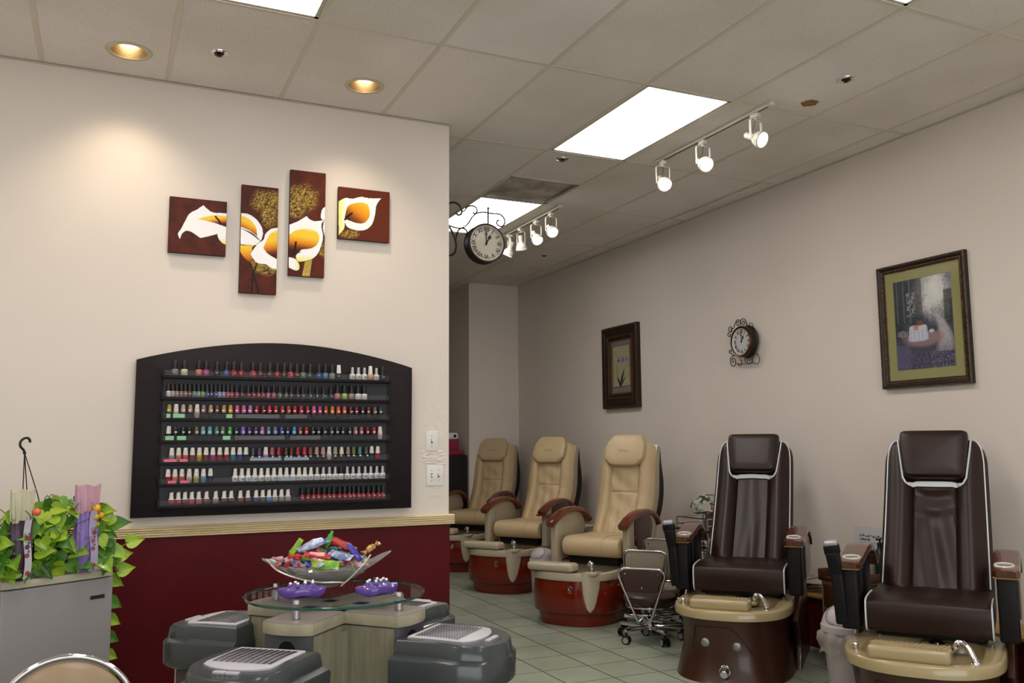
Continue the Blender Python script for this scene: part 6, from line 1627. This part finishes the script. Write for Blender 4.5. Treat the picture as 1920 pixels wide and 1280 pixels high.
# things between the rear cream chairs
SP = [(4.30, 7.34, 'spray bottle with black trigger and pale liquid on the cream tray table', '9a9a6a', True), (4.36, 7.25, 'lilac bottle beside the spray bottle', '6a628a', False)]
t = thing('tray_table', 'small cream tray table holding bottles, left of the middle cream chair', 'table', (4.02, 7.30, 0), -pi/2)
m = MB().m(SHELL).box(-.16, .16, -.12, .12, .60, .62, r=.005).box(-.02, .02, -.02, .02, .02, .60).box(-.12, .12, -.10, .10, 0, .02, r=.005); m.build('table_body', t)
for i, (x, y, lb, c_, trig) in enumerate((( 3.98, 7.34, SP[0][2], '9a9a6a', True), (4.05, 7.27, SP[1][2], '6a628a', False))):
    t = thing('spray_bottle' if trig else 'lotion_bottle', lb, 'bottle', (x, y, .6202))
    MB().m(mat('liquid_'+c_, c_, .2, alpha=.85)).lathe([(0, 0), (.03, 0), (.033, .006), (.033, .09), (.016, .125), (0, .125)], n=22).build('bottle_body', t)
    b = MB().m(BLACK if trig else WHITEP).cyl((0, 0, .122), (0, 0, .15), .015)
    if trig: b.box(-.05, .025, -.011, .011, .15, .18, r=.006).tube([(-.02, 0, .15), (-.04, 0, .12), (-.035, 0, .10)], .004)
    b.build('trigger' if trig else 'cap', t)
o = MB().m(mat('box_print', '8c8680', .6)).box(-.05, .05, -.03, .03, 0, .05, r=.002).m(mat('box_red', '7a2a28', .6)).box(.0, .048, -.0305, -.029, .006, .044).build('small_box', loc=(4.00, 7.44, .6202), rz=-.9)
tag(o, 'small printed box beside the spray bottle between the cream chairs', 'box')
t = thing('cloth_stand', 'white folded cloth on a small stand behind the nearest cream chair arm', 'stand', (3.86, 6.72, .0), -radians(58))
MB().m(SHELL).box(-.02, .14, -.10, .10, .55, .575, r=.008).box(.05, .07, -.02, .02, .0, .55).box(-.03, .13, -.08, .08, 0, .02).build('stand', t)
MB().m(mat('cloth_white', 'a9a7a0', .8)).box(-.01, .13, -.08, .08, .575, .60, r=.010, seg=3).build('cloth', t)

# passage behind the pier: dark cupboard, pink boxes, dispenser
t = thing('dark_cupboard', 'tall black cupboard behind the rearmost cream chair', 'cupboard', (3.86, 10.20, 0))
cb = on_y(876, 853, 10.02)
MB().m(mat('cupboard_black', '0f0c0c', .5)).box(-.55, cb.x-3.86, -.18, .22, 0, cb.z, r=.004).build('carcass', t)
MB().m(mat('cupboard_black', '0f0c0c', .5)).box(-.54, cb.x-3.865, -.196, -.181, .05, cb.z-.02, r=.003).build('door', t)
PK = mat('pink_box', '8a1f3c', .5)
pz = cb.z
o = MB().m(PK).box(-.30, .12, -.12, .12, 0, .055, r=.006).build('storage_box', loc=(3.87, 10.18, pz+.001), rz=.05); tag(o, 'flat crimson pink box on top of the black cupboard, the lower one', 'box', 'pink boxes on the cupboard')
o = MB().m(PK).box(-.30, .07, -.10, .10, 0, .13, r=.006).build('storage_box', loc=(3.86, 10.18, pz+.057), rz=-.03); tag(o, 'taller crimson pink box stacked on the flat one', 'box', 'pink boxes on the cupboard')
t = thing('towel_roll', 'white wrapped roll with a dark core on the pink boxes', 'roll', (3.83, 10.16, pz+.188))
MB().m(WHITEP).box(-.12, .10, -.07, .07, 0, .085, r=.028, seg=4).build('wrap', t); MB().m(HOLE).cyl((.05, -.0705, .045), (.05, -.074, .045), .019, n=20).build('core', t)
ww = MB().m(mat('newsprint', '6f6c66', .8, vary=.4, vscale=50)).box(-.15, .02, 0, .04, 0, .12, r=.004).build('paper_stack', loc=(3.87, 10.28, pz+.19)); tag(ww, 'greyish papers standing behind the white roll', 'papers')
bp_ = MB().m(mat('brown_board', '3f2114', .6)).box(-.4, .16, 0, .02, 0, .20).build('cork_board', loc=(4.15, 11.281, 1.52)); tag(bp_, 'brown board low on the far wall of the passage', 'board')
hk = thing('wall_bow', 'small grey ribbon bow on the far passage wall', 'ornament', (4.18, 11.285, 2.27))
bw_ = MB().m(mat('bow_grey', '6e6a66', .6)); bw_.tube(catmull([(0, 0, 0), (-.09, -.02, .05), (-.10, -.02, -.03), (0, 0, 0), (.09, -.02, .05), (.10, -.02, -.04), (0, 0, 0)], 6), .014, flat=(1.6, .5)); bw_.build('bow', hk)
# ================================================================== DAYLIGHT, EXPOSURE
w = bpy.data.worlds.new('sky'); SC.world = w; w.use_nodes = True
bg = w.node_tree.nodes['Background']; bg.inputs['Color'].default_value = (.93, .96, 1., 1); bg.inputs['Strength'].default_value = 3.6
for _o in list(bpy.data.objects):
    if _o.type == 'MESH' and _o.data.users == 0: pass
SC.view_settings.view_transform = 'Standard'; SC.view_settings.look = 'None'; SC.view_settings.gamma = 1
SC.view_settings.use_curve_mapping = False; SC.view_settings.exposure = .02
SC.cycles.use_denoising = True
SC.cycles.max_bounces = 10; SC.cycles.diffuse_bounces = 5; SC.cycles.glossy_bounces = 4; SC.cycles.transparent_max_bounces = 16; SC.cycles.transmission_bounces = 6
SC.cycles.sample_clamp_indirect = 6.
SC.cycles.caustics_reflective = False; SC.cycles.caustics_refractive = False
